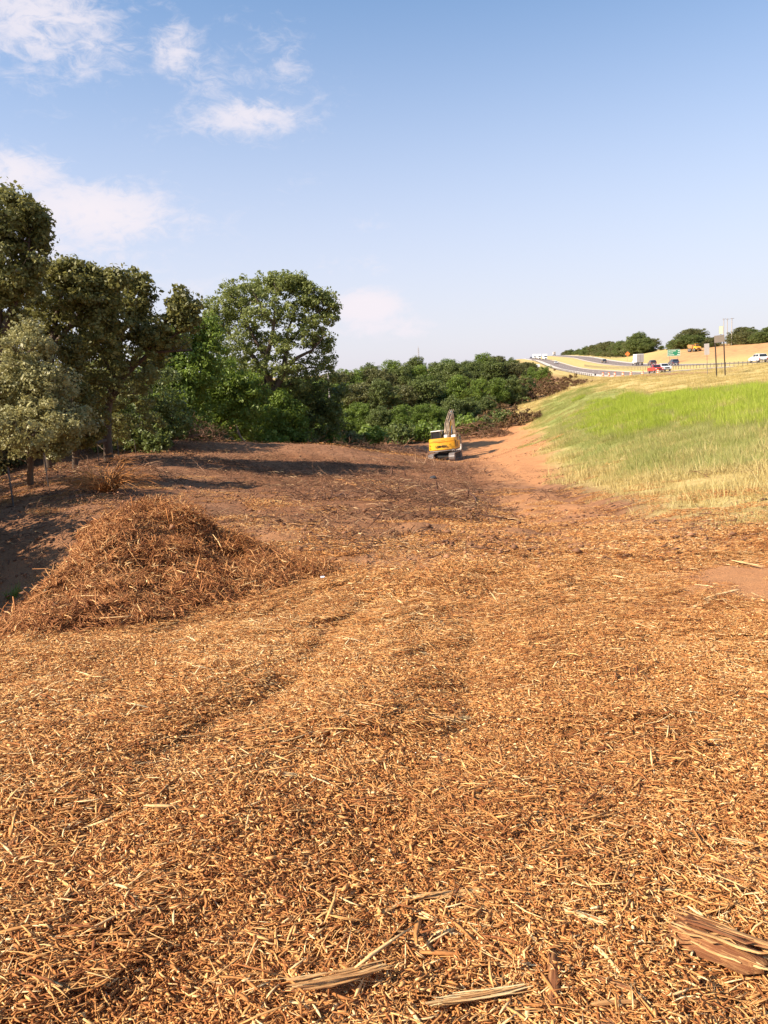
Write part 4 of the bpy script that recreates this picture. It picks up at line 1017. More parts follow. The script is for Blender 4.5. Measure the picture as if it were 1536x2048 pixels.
for (x_, y_, rz_, s_) in ((-19, 6.5, 1.2, 1.0), (-24, 17, 2.6, 1.1), (-21, 24, 4.0, 1.05), (-27, 30, .6, 1.15), (-14.5, 19.5, 5.0, .75)):
    c_ = copy_tree(side); c_.location = (x_, y_, gz(x_, y_) - .1); c_.rotation_euler = (0, 0, rz_); c_.scale = (s_, s_, s_)

# ------------------------------------------------------------------ the wood behind the excavator
proto = []
specs = [('wood_tree', 9.0, 8.5, M_green), ('wood_tree', 9.5, 8.0, M_dark), ('wood_tree', 8.5, 9.0, M_faroak), ('wood_tree', 10, 8.0, M_green), ('wood_tree', 8.0, 8.5, M_dark)]
LAB = {'green_leaves': 'mid green', 'dark_leaves': 'dark green', 'far_leaves': 'dull olive', 'cedar_leaves': 'olive'}
for i, (nm, H, Wd, mt) in enumerate(specs):
    proto.append((make_tree(nm, (0, 400 + i * 12, 0), 0, generic_data(60 + i, H, Wd, 420, 56, .25, .62, trunk_f=.10, nlobe=15), mt, M_bark, 'x', 'tree'), H, LAB[mt.name]))
used_p = set()
def place_tree(k, x, y, H, rz, label, group, z=None, wide=1.0):
    root, H0, _ = proto[k]
    if k in used_p: root = copy_tree(root)
    used_p.add(k)
    root.location = (x, y, (gz(x, y) if z is None else z) - .25); root.rotation_euler = (0, 0, rz); s_ = H / H0; root.scale = (s_ * wide, s_ * wide, s_)
    root['label'] = label; root['group'] = group
    return root
rf = random.Random(8)
# (px, D, top row) of the trees of the wood; rows from the front to the back
front = [(600,92,800),(632,95,790),(668,96,800),(700,98,815),(735,96,800),(770,98,808),(805,97,800),(838,99,812),(868,100,800),(905,103,790),(940,106,800),(975,108,792)]
mid_ = [(575,118,775),(612,120,765),(648,122,757),(690,122,768),(730,124,760),(768,122,752),(806,124,762),(845,126,756),(884,126,764),(920,128,748),(958,130,752),(995,134,748),(1030,140,748),(1058,146,756)]
back = [(590,150,752),(640,150,748),(672,152,740),(706,155,738),(740,156,734),(775,158,740),(812,160,728),(846,160,722),(880,162,728),(915,165,722),(948,166,718),(984,168,716),(1020,172,720),(1052,178,728),(1080,184,738)]
crest = [(700,210,732),(745,212,728),(790,215,720),(835,215,714),(870,218,718),(905,220,712),(935,222,716),(965,226,708),(995,230,708),(1022,234,712),(1046,240,718),(1068,246,728)]
for row, nm in ((front, 'front row of the wood'), (mid_, 'second row of the wood'), (back, 'upper slope of the wood'), (crest, 'skyline of the wood')):
    for (px, D, top) in row:
        px += rf.uniform(-6, 6); D *= rf.uniform(.97, 1.03)
        g0 = at_ground(px, D, 0); H = max(4.5, P(px, top + rf.uniform(-5, 5), D).z - g0[2]); kk = rf.randrange(5)
        if H > 12: g0 = (g0[0], g0[1], g0[2] + (H - 12)); H = 12
        where = 'near the cottonwood, in the ' if px < 690 else 'below the radio mast, in the ' if 800 < px < 865 else 'left of the excavator, in the ' if px <= 800 else 'straight behind the excavator, in the ' if px < 930 else 'right of the excavator arm, in the '
        place_tree(kk, g0[0], g0[1], H, rf.uniform(0, 6.28), proto[kk][2] + ' tree ' + where + nm.replace(' behind the excavator clearing', ''), nm.replace('just ', ''), z=g0[2] if D > 300 else None, wide=rf.uniform(.95, 1.2))
# trees seen past the cottonwood and between the left trees
for (px, D, top) in [(600,150,750),(625,156,747),(575,148,755),(560,140,765),(520,135,770),(480,130,760),(435,125,765),(395,120,745),(350,110,750),(305,105,755),(260,95,750),(215,85,740),(165,75,750),(110,65,740),(50,60,720),(0,55,700),(-60,50,690)]:
    g0 = at_ground(px, D, 0); H = min(12, max(5, P(px, top, D).z - g0[2])); kk = rf.randrange(5)
    place_tree(kk, g0[0], g0[1], H, rf.uniform(0, 6.28), proto[kk][2] + ' leafy tree seen in the gaps behind the left hand trees', 'trees behind the left hand trees', wide=1.15)
# beyond the highway: the tree line that climbs to the right
line0 = [(1088,950,712),(1128,820,704),(1142,740,700),(1157,690,699),(1172,620,694),(1188,570,690),(1203,520,686),(1218,470,683),(1232,435,688),(1246,410,682),(1258,400,684),(1274,385,665),(1290,380,676),(1306,378,682)]
line = []
for a_, b_ in zip(line0, line0[1:]): line += [a_] + ([((a_[0] + b_[0]) / 2 + rf.uniform(-2, 2), (a_[1] + b_[1]) / 2 + 6, (a_[2] + b_[2]) / 2 + rf.uniform(-2, 4))] if a_[0] > 1100 else [])
for (px, D, top) in line:
    base = {1088: 716}.get(px, 712 - (px - 1128) * .030)
    p = P(px, base + 2, D); H = P(px, top, D).z - p.z + 1.5; kk = rf.choice([1, 2, 2, 4])
    place_tree(kk, p.x, D, H, rf.uniform(0, 6.28), proto[kk][2] + ' tree in the line beyond the far carriageway', 'tree line beyond the far carriageway', z=p.z - .8, wide=1.25)
hill0 = [(1322,378,690,698),(1345,359,680,697),(1360,350,668,697),(1380,346,655,697),(1398,342,664,697),(1412,340,678,697),(1428,330,672,695),(1468,330,664,690),(1482,321,652,689),(1500,315,656,688),(1515,308,662,687),(1532,302,652,686),(1550,299,650,686),(1580,296,648,684)]
hill = []
for a_, b_ in zip(hill0, hill0[1:]): hill += [a_] + ([((a_[0] + b_[0]) / 2 + rf.uniform(-2, 2), (a_[1] + b_[1]) / 2 - 7, (a_[2] + b_[2]) / 2 + 8 + rf.uniform(-3, 5), (a_[3] + b_[3]) / 2)] if abs(a_[0] - 1448) > 21 else [])
for (px, D, top, bs) in hill:
    p = P(px, bs, D); H = P(px, top, D).z - gz(p.x, D); kk = rf.choice([2, 2, 1, 4])
    place_tree(kk, p.x, D, H, rf.uniform(0, 6.28), proto[kk][2] + ' oak on the top of the cut bank beyond the highway', 'oaks on the top of the cut bank', z=gz(p.x, D), wide=1.6)

# ------------------------------------------------------------------ bushes, cut brush, debris
bush_p = []
for i, mt in enumerate((M_green, M_faroak, M_dark)):
    d = tree_data(90 + i, [limb((0, 0, 0), (.1, 0, .5), (.2, .1, 1.1), r0=.05, r1=.02), limb((0, 0, 0), (-.4, .2, .9), r0=.04, r1=.01)], [(0, 0, .8, 1.1, 1.1, .6, 1), (.7, .2, .6, .7, .7, .5, .7), (-.7, -.2, .55, .7, .7, .5, .7)], 60, 40, .22, .38)
    bush_p.append(make_tree('bush', (0, 500 + i * 5, 0), 0, d, mt, M_bark, 'x', 'bush'))
ub = set()
for (px, D, s_, kk, lab) in [(745,86,1.5,0,'green bush at the foot of the wood left of the excavator'),(700,84,1.3,1,'olive bush beside the tangled cut roots'),(660,80,1.2,0,'small green bush right of the cottonwood foot'),
        (800,90,1.4,2,'dark bush behind the excavator at the wood edge'),(600,74,1.3,2,'dark bush at the foot of the cottonwood'),(540,70,1.2,0,'green bush in front of the cottonwood trunk'),(400,64,1.5,1,'olive bush beside the bare brush tangle'),
        (355,58,1.3,0,'green bush below the mid green tree'),(960,98,1.5,1,'grey green bush right of the excavator arm'),(1000,104,1.4,2,'dark bush at the right end of the wood'),(930,96,1.6,0,'green bush just right of the excavator arm'),(310,50,1.0,2,'dark bush in the shade right of the oak trunk'),
        (850,92,1.5,0,'green bush left of the excavator arm'),(640,84,1.5,0,'green bush behind the ridge right of the cottonwood'),(455,64,1.1,1,'low olive bush left of the dead snag')]:
    o_ = bush_p[kk] if kk not in ub else copy_tree(bush_p[kk]); ub.add(kk)
    g0 = at_ground(px, D); o_.location = g0; o_.scale = (s_, s_, s_ * 1.1); o_.rotation_euler = (0, 0, px); o_['label'] = lab
def brush(name, px, D, wx, wy, h, n, L, seed, label, leafy=0, mat=None, th=.035, cat='brush pile', lean=.6):
    r = np.random.default_rng(seed); B_ = at_ground(px, D, 0); root = empty(name, B_, 0, label, cat)
    Vs = []; Fs = []; T = []; n0 = 0; tips = []
    for i in range(n):
        x, y = r.uniform(-wx, wx), r.uniform(-wy, wy); hh_ = max(0, 1 - (x / wx) ** 2) * max(.1, 1 - (y / wy) ** 2) * h
        l = L * r.uniform(.35, 1.3); a = r.uniform(0, 6.283); e = r.normal(0, lean * .5)
        z = gz(B_[0] + x, B_[1] + y) - B_[2] + r.uniform(0, 1) * hh_ + .03
        d = np.array([math.cos(a) * math.cos(e), math.sin(a) * math.cos(e), abs(math.sin(e))])
        p = curve_pts(np.array([x, y, z]) - d * l / 2 * .8, np.array([x, y, z]) + d * l / 2, r, r.uniform(0, .1), .07, 5)
        r0 = th * r.uniform(.4, 1.4); V, Fq = tube_np(p, np.linspace(r0, r0 * .3, 5), 4)
        Vs.append(V); Fs.append(Fq + n0); n0 += len(V); T.append(np.full(len(V), r.beta(2, 2))); tips.append(p[3])
        for q_ in range(2):
            d2 = d + r.normal(0, .6, 3); V, Fq = tube_np(curve_pts(p[2 + q_], p[2 + q_] + d2 * l * .35, r, 0, .06, 4), np.linspace(r0 * .5, r0 * .15, 4), 3)
            Vs.append(V); Fs.append(Fq + n0); n0 += len(V); T.append(np.full(len(V), r.beta(2, 2)))
    b_ = link('branches', mesh_np('branches', np.concatenate(Vs), np.concatenate(Fs), False, {'tone': np.concatenate(T)}), mat or M_deadwood, root); b_['kind'] = 'stuff'
    if leafy:
        V, Q, tone = leaves_np(np.array(tips), np.full(len(tips), .35 if D > 60 else .2), leafy, .16 if D < 95 else .28, r)
        l_ = link('dead_leaves', mesh_np('dead_leaves', V, Q, False, {'tone': tone}), M_deadfoliage, root); l_['kind'] = 'stuff'
    return root
brush('brush_pile', 385, 57, 2.2, 1.2, 1.9, 150, 1.7, 1, 'tangle of bare brown brush under the mid green tree', th=.022, lean=1.4)
brush('brush_pile', 690, 69, 5.0, 1.2, .9, 150, 2.2, 2, 'long low row of cut branches left of the excavator', leafy=4)
brush('brush_pile', 805, 74, 3.0, 1.3, 1.0, 120, 1.9, 3, 'dark tangle of roots just left of the excavator')
brush('brush_pile', 945, 90, 4.5, 2.0, 1.9, 150, 2.4, 4, 'brown brush heaped right of the excavator arm', leafy=12)
brush('brush_pile', 1005, 104, 5, 3, 2.8, 170, 2.8, 5, 'withered brush at the right foot of the wood', leafy=20)
brush('brush_pile', 1060, 140, 7, 4, 4.0, 200, 3.6, 6, 'withered brown branches piled below the crest of the bank', leafy=26)
brush('brush_pile', 1100, 158, 7, 4, 3.4, 170, 3.6, 7, 'topmost pile of dead branches under the highway', leafy=26)
brush('brush_pile', 900, 27.5, 1.5, .8, .25, 40, .8, 8, 'small heap of broken sticks at the middle of the clearing', th=.015)
brush('brush_pile', 690, 21, 1.6, .7, .22, 46, .7, 9, 'dark clod row with sticks above the mulch edge', th=.015)
brush('brush_pile', 1095, 24, .7, .5, .15, 26, .6, 10, 'small dark scatter of sticks on the bare track', th=.012)
brush('brush_pile', 905, 41, 2.6, 1.2, .35, 50, 1.3, 12, 'sticks scattered below the excavator on the right', th=.02)
brush('brush_pile', 640, 36, 3.2, 1.5, .25, 40, 1.0, 13, 'sparse thin twigs on the dirt left of the excavator', th=.012)
brush('brush_pile', 800, 50, 4.2, 2.5, .3, 60, 1.2, 14, 'sparse roots on the dirt below the excavator', th=.018)
brush('brush_pile', 250, 31, 3.0, 1.5, .4, 60, 1.2, 15, 'twigs lying in the shade under the oaks', th=.015)
for i, (px, D, w_, lab) in enumerate([(760, 12.6, 1.0, 'dark broken clumps on the near rim of the bowl, left part'), (870, 15.5, 1.1, 'dark broken clumps on the near rim of the bowl, middle part'), (950, 20, 1.3, 'dark broken clumps where the rim of the bowl turns away')]):
    brush('debris_clump', px, D, w_, .35, .12, 60, .34, 60 + i, lab, th=.012, cat='debris', mat=M_twig)
# upright stubs and sticks in the clearing
def stub(px, py, hpx, lean, w_, label, name='stump', cat='stump', tone=.25):
    x, y = ground_hit(px, py); s_ = y / F; h = hpx * s_
    r = np.random.default_rng(int(px)); p = curve_pts((0, 0, -.1), (lean * h, r.normal(0, .15) * h, h), r, 0, .04, 5)
    V, Fq = tube_np(p, w_ * s_ * np.array([1.3, .9, .8, .6, .25]), 6)
    V2, F2 = tube_np(curve_pts(p[1], p[1] + np.array([-.5 * lean * h - .25 * h, .1 * h, .35 * h]), r, 0, .05, 4), w_ * s_ * np.array([.5, .4, .3, .1]), 5)
    me = mesh_np(name, np.concatenate([V, V2]), np.concatenate([Fq, F2 + len(V)]), True, {'tone': np.full(len(V) + len(V2), tone)})
    o_ = link(name, me, M_deadwood); o_.location = (x, y, gz(x, y)); tag(o_, label, cat); return o_
for a in [(934,998,26,.05,4,'upright dark stub on the right of the broken sticks'),(876,985,22,-.1,4,'short dark stub above the broken sticks'),(857,1028,18,.3,4,'dark broken stub beside the dark clods'),
          (780,950,16,.4,3,'small forked stub left of the dark clod'),(812,952,13,-.3,3,'small stub just below and left of the excavator')]:
    stub(*a)
for a in [(835,928,34,-.15,1.2,'tall dry stalk directly left of the excavator track'),(845,930,26,.5,1.2,'dry stalk leaning right beside the left track'),(866,935,22,.15,1.2,'thin stalk in front of the left track'),(596,885,18,.2,1.5,'thin stalk on the ridge below the cottonwood')]:
    stub(*a, name='dry_stalk', cat='stalk', tone=.95)
for a in [(770,985,820,972,'thin pale branch lying on the dirt'),(900,975,945,1015,'long thin branch lying down the slope by the stub'),(865,1010,895,1018,'short dark branch by the forked stub'),(690,985,650,1000,'brown branch at the middle left of the clearing')]:
    splinter('fallen_branch', *a[:4], 3.5, .35, a[4] if a[4] else '', 'branch', mat=M_deadwood, strandy=1, curve=.08)
# fan of dry leaves in the shade
def fan(px, py, R_, n, seed, label, name='dry_plant', up=.5):
    r = np.random.default_rng(seed); x, y = ground_hit(px, py); Vs = []; Fs = []; T = []; n0 = 0
    for i in range(n):
        a = r.uniform(0, 6.283); e = abs(r.normal(0, .45)) * up * 2; l = R_ * r.uniform(.6, 1.1)
        end = np.array([math.cos(a) * math.cos(e) * l, math.sin(a) * math.cos(e) * l, math.sin(e) * l * .7 + .02])
        p = curve_pts((r.normal(0, .08), r.normal(0, .08), 0), end, r, .18, .03, 6)
        V, Fq = tube_np(p, np.array([.006, .008, .007, .006, .004, .001]) * R_ , 3); Vs.append(V); Fs.append(Fq + n0); n0 += len(V); T.append(np.full(len(V), r.uniform(.5, 1)))
    o_ = link(name, mesh_np(name, np.concatenate(Vs), np.concatenate(Fs), False, {'tone': np.concatenate(T) * .45}), M_chip); o_.location = (x, y, gz(x, y)); return tag(o_, label, 'dead plant')
fan(215, 985, 1.7, 170, 1, 'spreading fan of dry stems in the shade above the heap')
fan(245, 925, 1.0, 40, 2, 'small upright tuft of dry stems by the oak trunk', up=.9)
# dark clod and scrap of plastic
def rock(name, px, py, rpx, mat, label, cat, seed, flat=.6):
    x, y = ground_hit(px, py); s_ = rpx * y / F
    import bmesh
    bm = bmesh.new(); bmesh.ops.create_icosphere(bm, subdivisions=3, radius=1)
    V = np.array([v.co for v in bm.verts]); dsp = fbm(V[:, 0] * 1.6 + V[:, 2], V[:, 1] * 1.6 - V[:, 2], seed, 4) * .9
    for v, d_ in zip(bm.verts, dsp): v.co = v.co * (1 + d_); v.co.z *= flat; v.co *= s_
    me_ = bpy.data.meshes.new(name); bm.to_mesh(me_); bm.free()
    o_ = link(name, me_, mat); o_.location = (x, y, gz(x, y) + s_ * .25); return tag(o_, label, cat)
rock('burnt_clod', 866, 958, 7, simple('dark_clod', (.03, .03, .035), .8, var=.4), 'blackish clod on the dirt below the excavator', 'clod', 1)
def scrap(px, py, wpx, label):
    x, y = ground_hit(px, py); s_ = wpx * y / F; mb = MB(); r = random.Random(4); n_ = 7
    V = [((i / (n_ - 1) - .5) * s_, (j / (n_ - 1) - .5) * s_ * .7, .02 + r.random() * s_ * .35) for j in range(n_) for i in range(n_)]
    mb.add(V, [(j * n_ + i, j * n_ + i + 1, (j + 1) * n_ + i + 1, (j + 1) * n_ + i) for j in range(n_ - 1) for i in range(n_ - 1)])
    o_ = mb.build('plastic_scrap', simple('crumpled_plastic', (.70, .74, .82), .4), None); o_.location = (x, y, gz(x, y) + .03); tag(o_, label, 'litter')
scrap(646, 1163, 9, 'crumpled white scrap of plastic at the right foot of the heap')
# green weed in the shade
g0 = ground_hit(28, 1192); V, Q, tone = blades(60, .16, .22, .3, .03, 7, lean=.8)
o_ = link('weed', mesh_np('weed', V, Q, False, {'tone': tone}), M_green); o_.location = (g0[0], g0[1], gz(*g0)); tag(o_, 'small green weed in the shade left of the heap', 'weed')
# thin steel fence posts under the oaks
M_post = simple('weathered_post', (.16, .13, .11), .7, var=.3)
for i, (px, py, hpx, D, lab) in enumerate([(-3, 1000, 80, 22, 'leftmost thin fence post at the very edge'), (27, 1010, 78, 21, 'thin fence post second from the left edge'), (97, 985, 70, 24, 'thin fence post in front of the pale leaved tree'),
        (199, 925, 45, 36, 'fence post just left of the oak trunk'), (239, 920, 42, 39, 'fence post just right of the oak trunk'), (272, 905, 30, 46, 'farthest thin fence post in the shade')]):
    b0 = at_ground(px, D, 0); r_t = empty('fence_post', b0, .3 * i, lab, 'fence post', 'thin fence posts under the oaks')
    mb = MB(); h = hpx * D / F; mb.box(-.022, .022, -.006, .006, -.2, h); mb.box(-.006, .006, -.03, -.0065, -.2, h); mb.build('post_bar', M_post, r_t)
    if i in (1, 3):
        mb = MB(); mb.box(-.03, .03, .0065, .018, h * .55, h * .6); mb.build('wire_clip', M_post, r_t)
# ------------------------------------------------------------------ excavator
M_yel = simple('machine_yellow', (.80, .40, .018), .45, var=.06, scale=1.5, dirt=(.45, .22, .09), dirt_amt=.30, coat=.2)
M_gry = simple('machine_grey', (.16, .15, .14), .55, var=.15, dirt=(.30, .17, .10), dirt_amt=.5)
M_blk = simple('black_rubber', (.02, .02, .02), .75, var=.3, dirt=(.12, .07, .04), dirt_amt=.3)
M_wht = simple('white_paint', (.80, .79, .76), .4, var=.05, coat=.2)
M_pale = simple('dusty_boom_paint', (.46, .34, .22), .6, var=.25, scale=3, dirt=(.28, .16, .09), dirt_amt=.7)
M_steel = simple('worn_steel', (.38, .35, .33), .45, metal=.6, var=.25, scale=9, dirt=(.25, .13, .07), dirt_amt=.5)
M_glass = glassy('dark_glass'); M_black = simple('black_print', (.012, .012, .012), .5)
M_chrome = simple('chrome', (.8, .8, .8), .15, metal=1)
ex_base = at_ground(892, 70.5, .05)
ex = empty('excavator', ex_base, 0, 'yellow tracked excavator seen from behind with its pale boom raised', 'excavator', rot=(R(-3), R(-4.5), R(-17)))
def track(xc):
    r_ = .40; L = 1.55; n_arc = 8
    prof = [(-L, 0)] + []
    loop = []
    for i in range(n_arc + 1): a = math.pi * 1.5 - math.pi * i / n_arc; loop.append((-L + r_ * math.cos(a), r_ + r_ * math.sin(a)))
    for i in range(n_arc + 1): a = math.pi * .5 - math.pi * i / n_arc; loop.append((L + r_ * math.cos(a), r_ + r_ * math.sin(a)))
    tr = empty('track', (xc, 0, 0)); tr.parent = ex
    mb = MB(); mb.prism(loop, -.20, .20); fr = mb.build('track_frame', M_blk, tr)
    # pads round the loop
    per = []; 
    for i in range(len(loop)):
        a_, b_ = Vector((0, *loop[i])), Vector((0, *loop[(i + 1) % len(loop)])); per.append((a_, b_, (b_ - a_).length))
    tot = sum(p[2] for p in per); N_ = 46; me = None
    for k in range(N_):
        s_ = tot * k / N_
        for a_, b_, l in per:
            if s_ <= l: break
            s_ -= l
        p_ = a_.lerp(b_, s_ / max(l, 1e-6)); ang = math.atan2(b_.z - a_.z, b_.y - a_.y)
        if me is None:
            m2 = MB(); m2.box(-.27, .27, -.078, .078, -.005, .03); m2.box(-.27, .27, -.015, .015, .0305, .062); o0 = m2.build('track_pad', M_steel, tr); me = o0.data; oo = o0
        else: oo = link('track_pad', me, None, tr)
        oo.location = p_; oo.rotation_euler = (ang + math.pi, 0, 0)
    for sx_ in (-1, 1):
        for yy, rr, nm in ((-L, .34, 'sprocket'), (L, .33, 'idler')):
            m3 = MB(); m3.cyl((sx_ * .205, yy, r_), (sx_ * .235, yy, r_), rr, n=18); m3.cyl((sx_ * .236, yy, r_), (sx_ * .26, yy, r_), rr * .4, n=12); m3.build(nm, M_gry, tr)
        for q in range(6):
            m3 = MB(); yy = -1.1 + q * .44; m3.cyl((sx_ * .205, yy, .15), (sx_ * .25, yy, .15), .12, n=12); m3.build('roller', M_gry, tr)
    return tr
track(-1.0); track(1.0)
mb = MB(); mb.box(-.72, .72, -.7, .7, .35, .80); mb.box(-.8, .8, -1.1, -.75, .40, .62); mb.box(-.8, .8, .75, 1.1, .40, .62); mb.build('undercarriage', M_blk, ex, bevel=.03)
mb = MB(); mb.cyl((0, 0, .80), (0, 0, 1.0), .62, n=24); mb.build('slewing_ring', M_gry, ex)
mb = MB(); mb.box(-1.2, 1.2, -1.25, 1.5, 1.0, 1.14); mb.build('deck', M_gry, ex, bevel=.02)
# curved counterweight and engine cover
def tail(z0, z1, r_out, name, mat, bev=.05, inner=-.35, wx=1.27):
    n = 14; pts = []
    for i in range(n + 1):
        a = -math.asin(wx / 2.1) + 2 * math.asin(wx / 2.1) * i / n
        pts.append((2.1 * math.sin(a), r_out - 2.1 * (math.cos(a) - math.cos(math.asin(wx / 2.1)))))
    base = pts + [(wx, inner), (-wx, inner)]
    m_ = len(base); mb_ = MB(); V = [(x_, y_, z0) for x_, y_ in base] + [(x_ * .985, y_ * .985, z1) for x_, y_ in base]
    fs = [tuple(range(m_ - 1, -1, -1)), tuple(range(m_, 2 * m_))] + [(i, (i + 1) % m_, (i + 1) % m_ + m_, i + m_) for i in range(m_)]
    mb_.add(V, fs); return mb_.build(name, mat, ex, bevel=bev)
tail(1.02, 1.10, -1.05, 'counterweight_skirt', M_gry, .01, inner=-.5)
tail(1.11, 1.86, -1.08, 'counterweight', M_yel, .06, inner=-.5)
tail(1.87, 2.22, -1.0, 'engine_cover', M_yel, .05, inner=.2, wx=1.25)
mb = MB(); mb.box(-1.26, -.42, -.48, .3, 1.15, 1.86); mb.build('side_panel', M_yel, ex, bevel=.03)
mb = MB(); mb.box(.55, 1.26, -.48, 1.35, 1.15, 1.86); mb.build('side_panel', M_yel, ex, bevel=.03)
for k in range(5):
    mb = MB(); z_ = 1.28 + k * .1; mb.box(1.262, 1.275, -.30, .35, z_, z_ + .055); mb.build('grille_slat', M_blk, ex)
mb = MB(); mb.box(1.263, 1.272, -.85, -.55, 1.3, 1.9); mb.build('grille_slat', M_blk, ex)
mb = MB(); mb.box(-.75, .45, -1.585, -1.57, 2.0, 2.03); mb.build('cover_gap', M_black, ex)
for z_ in (1.35, 1.62):
    mb = MB(); mb.cyl((-1.13, -1.28, z_), (-1.13, -1.22, z_), .045, n=10); mb.build('tail_light', simple('red_lamp', (.35, .03, .02), .3), ex)
# cab: posts, roof, panes
cab = empty('cab', (-.80, .98, 1.14)); cab.parent = ex
for sx_ in (-.43, .43):
    for sy_ in (-.72, .72):
        mb = MB(); mb.box(sx_ - .045, sx_ + .045, sy_ - .045, sy_ + .045, 0, 1.72); mb.build('cab_post', M_blk, cab)
mb = MB(); mb.box(-.50, .50, -.80, .84, 1.722, 1.82); mb.build('cab_roof', M_wht, cab, bevel=.03)
mb = MB(); mb.box(-.46, .46, -.76, .76, -.0, .62); mb.build('cab_body', M_wht, cab, bevel=.02)
mb = MB(); mb.box(-.38, .38, -.705, -.69, .66, 1.70); mb.build('rear_window', M_glass, cab)
mb = MB(); mb.box(-.38, .38, .70, .715, .4, 1.70); mb.build('windscreen', M_glass, cab)
for sx_ in (-.44, .43):
    mb = MB(); mb.box(sx_, sx_ + .01, -.66, .66, .66, 1.70); mb.build('side_window', M_glass, cab)
mb = MB(); mb.box(-.10, .10, -.62, -.5, 1.825, 1.90); mb.build('work_lamp', M_blk, cab)
mb = MB(); mb.cyl((.62, -.35, 2.22), (.62, -.35, 2.62), .055, n=10); mb.cyl((.62, -.35, 2.62), (.60, -.42, 2.70), .05, n=10); mb.build('exhaust_pipe', M_gry, ex)
mb = MB(); mb.box(.10, .40, -.25, .10, 2.225, 2.50); mb.box(.72, 1.15, .05, .55, 1.865, 2.42); mb.build('air_filter_box', M_wht, ex, bevel=.03)
mb = MB(); mb.tube([(1.2, .3, 1.87), (1.2, .3, 2.6), (1.2, 1.2, 2.6), (1.2, 1.2, 1.87)], [.018] * 4, 6); mb.build('handrail', M_gry, ex)
mb = MB(); mb.tube([(.95, 1.4, 1.15), (1.28, 1.5, 1.3), (1.28, 1.5, 2.2)], [.02] * 3, 6); mb.box(1.20, 1.36, 1.49, 1.51, 1.9, 2.25); mb.build('mirror', M_blk, ex)
# boom, arm, cylinders, hoses, bucket
def beam(name, pts, hs, ws, mat, xc=.1):
    mb_ = MB(); V = []; n_ = len(pts)
    for i, ((y_, z_), h_, w_) in enumerate(zip(pts, hs, ws)):
        a = pts[min(i + 1, n_ - 1)]; b_ = pts[max(i - 1, 0)]; d = Vector((a[0] - b_[0], a[1] - b_[1])).normalized(); nn = Vector((-d.y, d.x))
        for s1, s2 in ((-1, -1), (1, -1), (1, 1), (-1, 1)):
            V.append((xc + s1 * w_ / 2, y_ + nn.x * s2 * h_ / 2, z_ + nn.y * s2 * h_ / 2))
    fs = [(0, 1, 2, 3), tuple(4 * (n_ - 1) + k for k in (3, 2, 1, 0))]
    for i in range(n_ - 1):
        for k in range(4): fs.append((4 * i + k, 4 * i + (k + 1) % 4, 4 * i + 4 + (k + 1) % 4, 4 * i + 4 + k))
    mb_.add(V, fs); return mb_.build(name, mat, ex, bevel=.02)
beam('boom', [(.55, 1.5), (1.2, 2.4), (2.0, 3.35), (3.0, 4.05), (4.3, 4.3)], [.45, .62, .7, .55, .38], [.50, .44, .40, .34, .30], M_pale)
mb = MB(); mb.box(.3125, .34, 1.0, 2.1, 2.3, 3.1); 
beam('boom_side_plate', [(1.1, 2.3), (1.8, 3.1), (2.6, 3.75)], [.3, .46, .34], [.03, .03, .03], M_yel, xc=.345)
beam('arm', [(4.35, 4.5), (4.5, 4.0), (4.9, 2.9), (5.1, 1.9)], [.42, .5, .40, .26], [.32, .30, .27, .24], M_pale)
for sx_ in (-.24, .44):
    mb = MB(); mb.cyl((sx_, .95, 1.35), (sx_, 1.65, 2.5), .085, n=12); mb.build('boom_cylinder', M_pale, ex)
    mb = MB(); mb.cyl((sx_, 1.65, 2.5), (sx_, 2.2, 3.25), .045, n=10); mb.build('piston_rod', M_chrome, ex)
mb = MB(); mb.cyl((.1, 2.2, 3.85), (.1, 3.5, 4.55), .085, n=12); mb.build('arm_cylinder', M_pale, ex)
mb = MB(); mb.cyl((.1, 3.5, 4.55), (.1, 4.25, 4.68), .045, n=10); mb.build('piston_rod', M_chrome, ex)
for q, (xo, zo) in enumerate(((-.12, 0), (-.04, .03), (.04, .0), (.20, .02), (.26, -.03))):
    mb = MB(); mb.tube([(.1 + xo, .45, 1.9), (.0 + xo, .70, 2.35 + zo), (.14 + xo, 1.05, 2.8 + zo), (.02 + xo, 1.65, 3.55 + zo), (.15 + xo, 2.6, 4.28 + zo), (.08 + xo, 3.6, 4.6 + zo), (.1 + xo, 4.3, 4.85)], [.034] * 7, 6)
    mb.build('hydraulic_hose', M_blk if q % 2 else M_pale, ex)
mb = MB(); prof = [(5.0, 1.95), (5.45, 1.85), (5.75, 1.45), (5.6, .95), (5.1, .75), (5.3, 1.3)]
mb.prism(prof, -.4, .6); mb.build('bucket', M_steel, ex, bevel=.02)
for k in range(5):
    mb = MB(); x_ = -.35 + k * .21; mb.box(x_, x_ + .09, 4.86, 5.12, .70, .77); mb.build('bucket_tooth', M_steel, ex)
def text_obj(name, txt, size, mat, parent, loc, rot, extr=.004, sx_=1.0):
    cu_ = bpy.data.curves.new(name, 'FONT'); cu_.body = txt; cu_.size = size; cu_.extrude = extr; cu_.align_x = 'CENTER'; cu_.align_y = 'CENTER'; cu_.offset = size * .02
    tmp = bpy.data.objects.new(name, cu_); C.objects.link(tmp); dg = bpy.context.evaluated_depsgraph_get()
    me_ = bpy.data.meshes.new_from_object(tmp.evaluated_get(dg)); bpy.data.objects.remove(tmp)
    me_.materials.clear(); o_ = link(name, me_, mat, parent); o_.location = loc; o_.rotation_euler = rot; o_.scale = (sx_, 1, 1); return o_
text_obj('maker_lettering', 'LIEBHERR', .27, M_black, ex, (.02, -1.525, 1.47), (math.pi / 2, 0, 0), .012, 1.0)
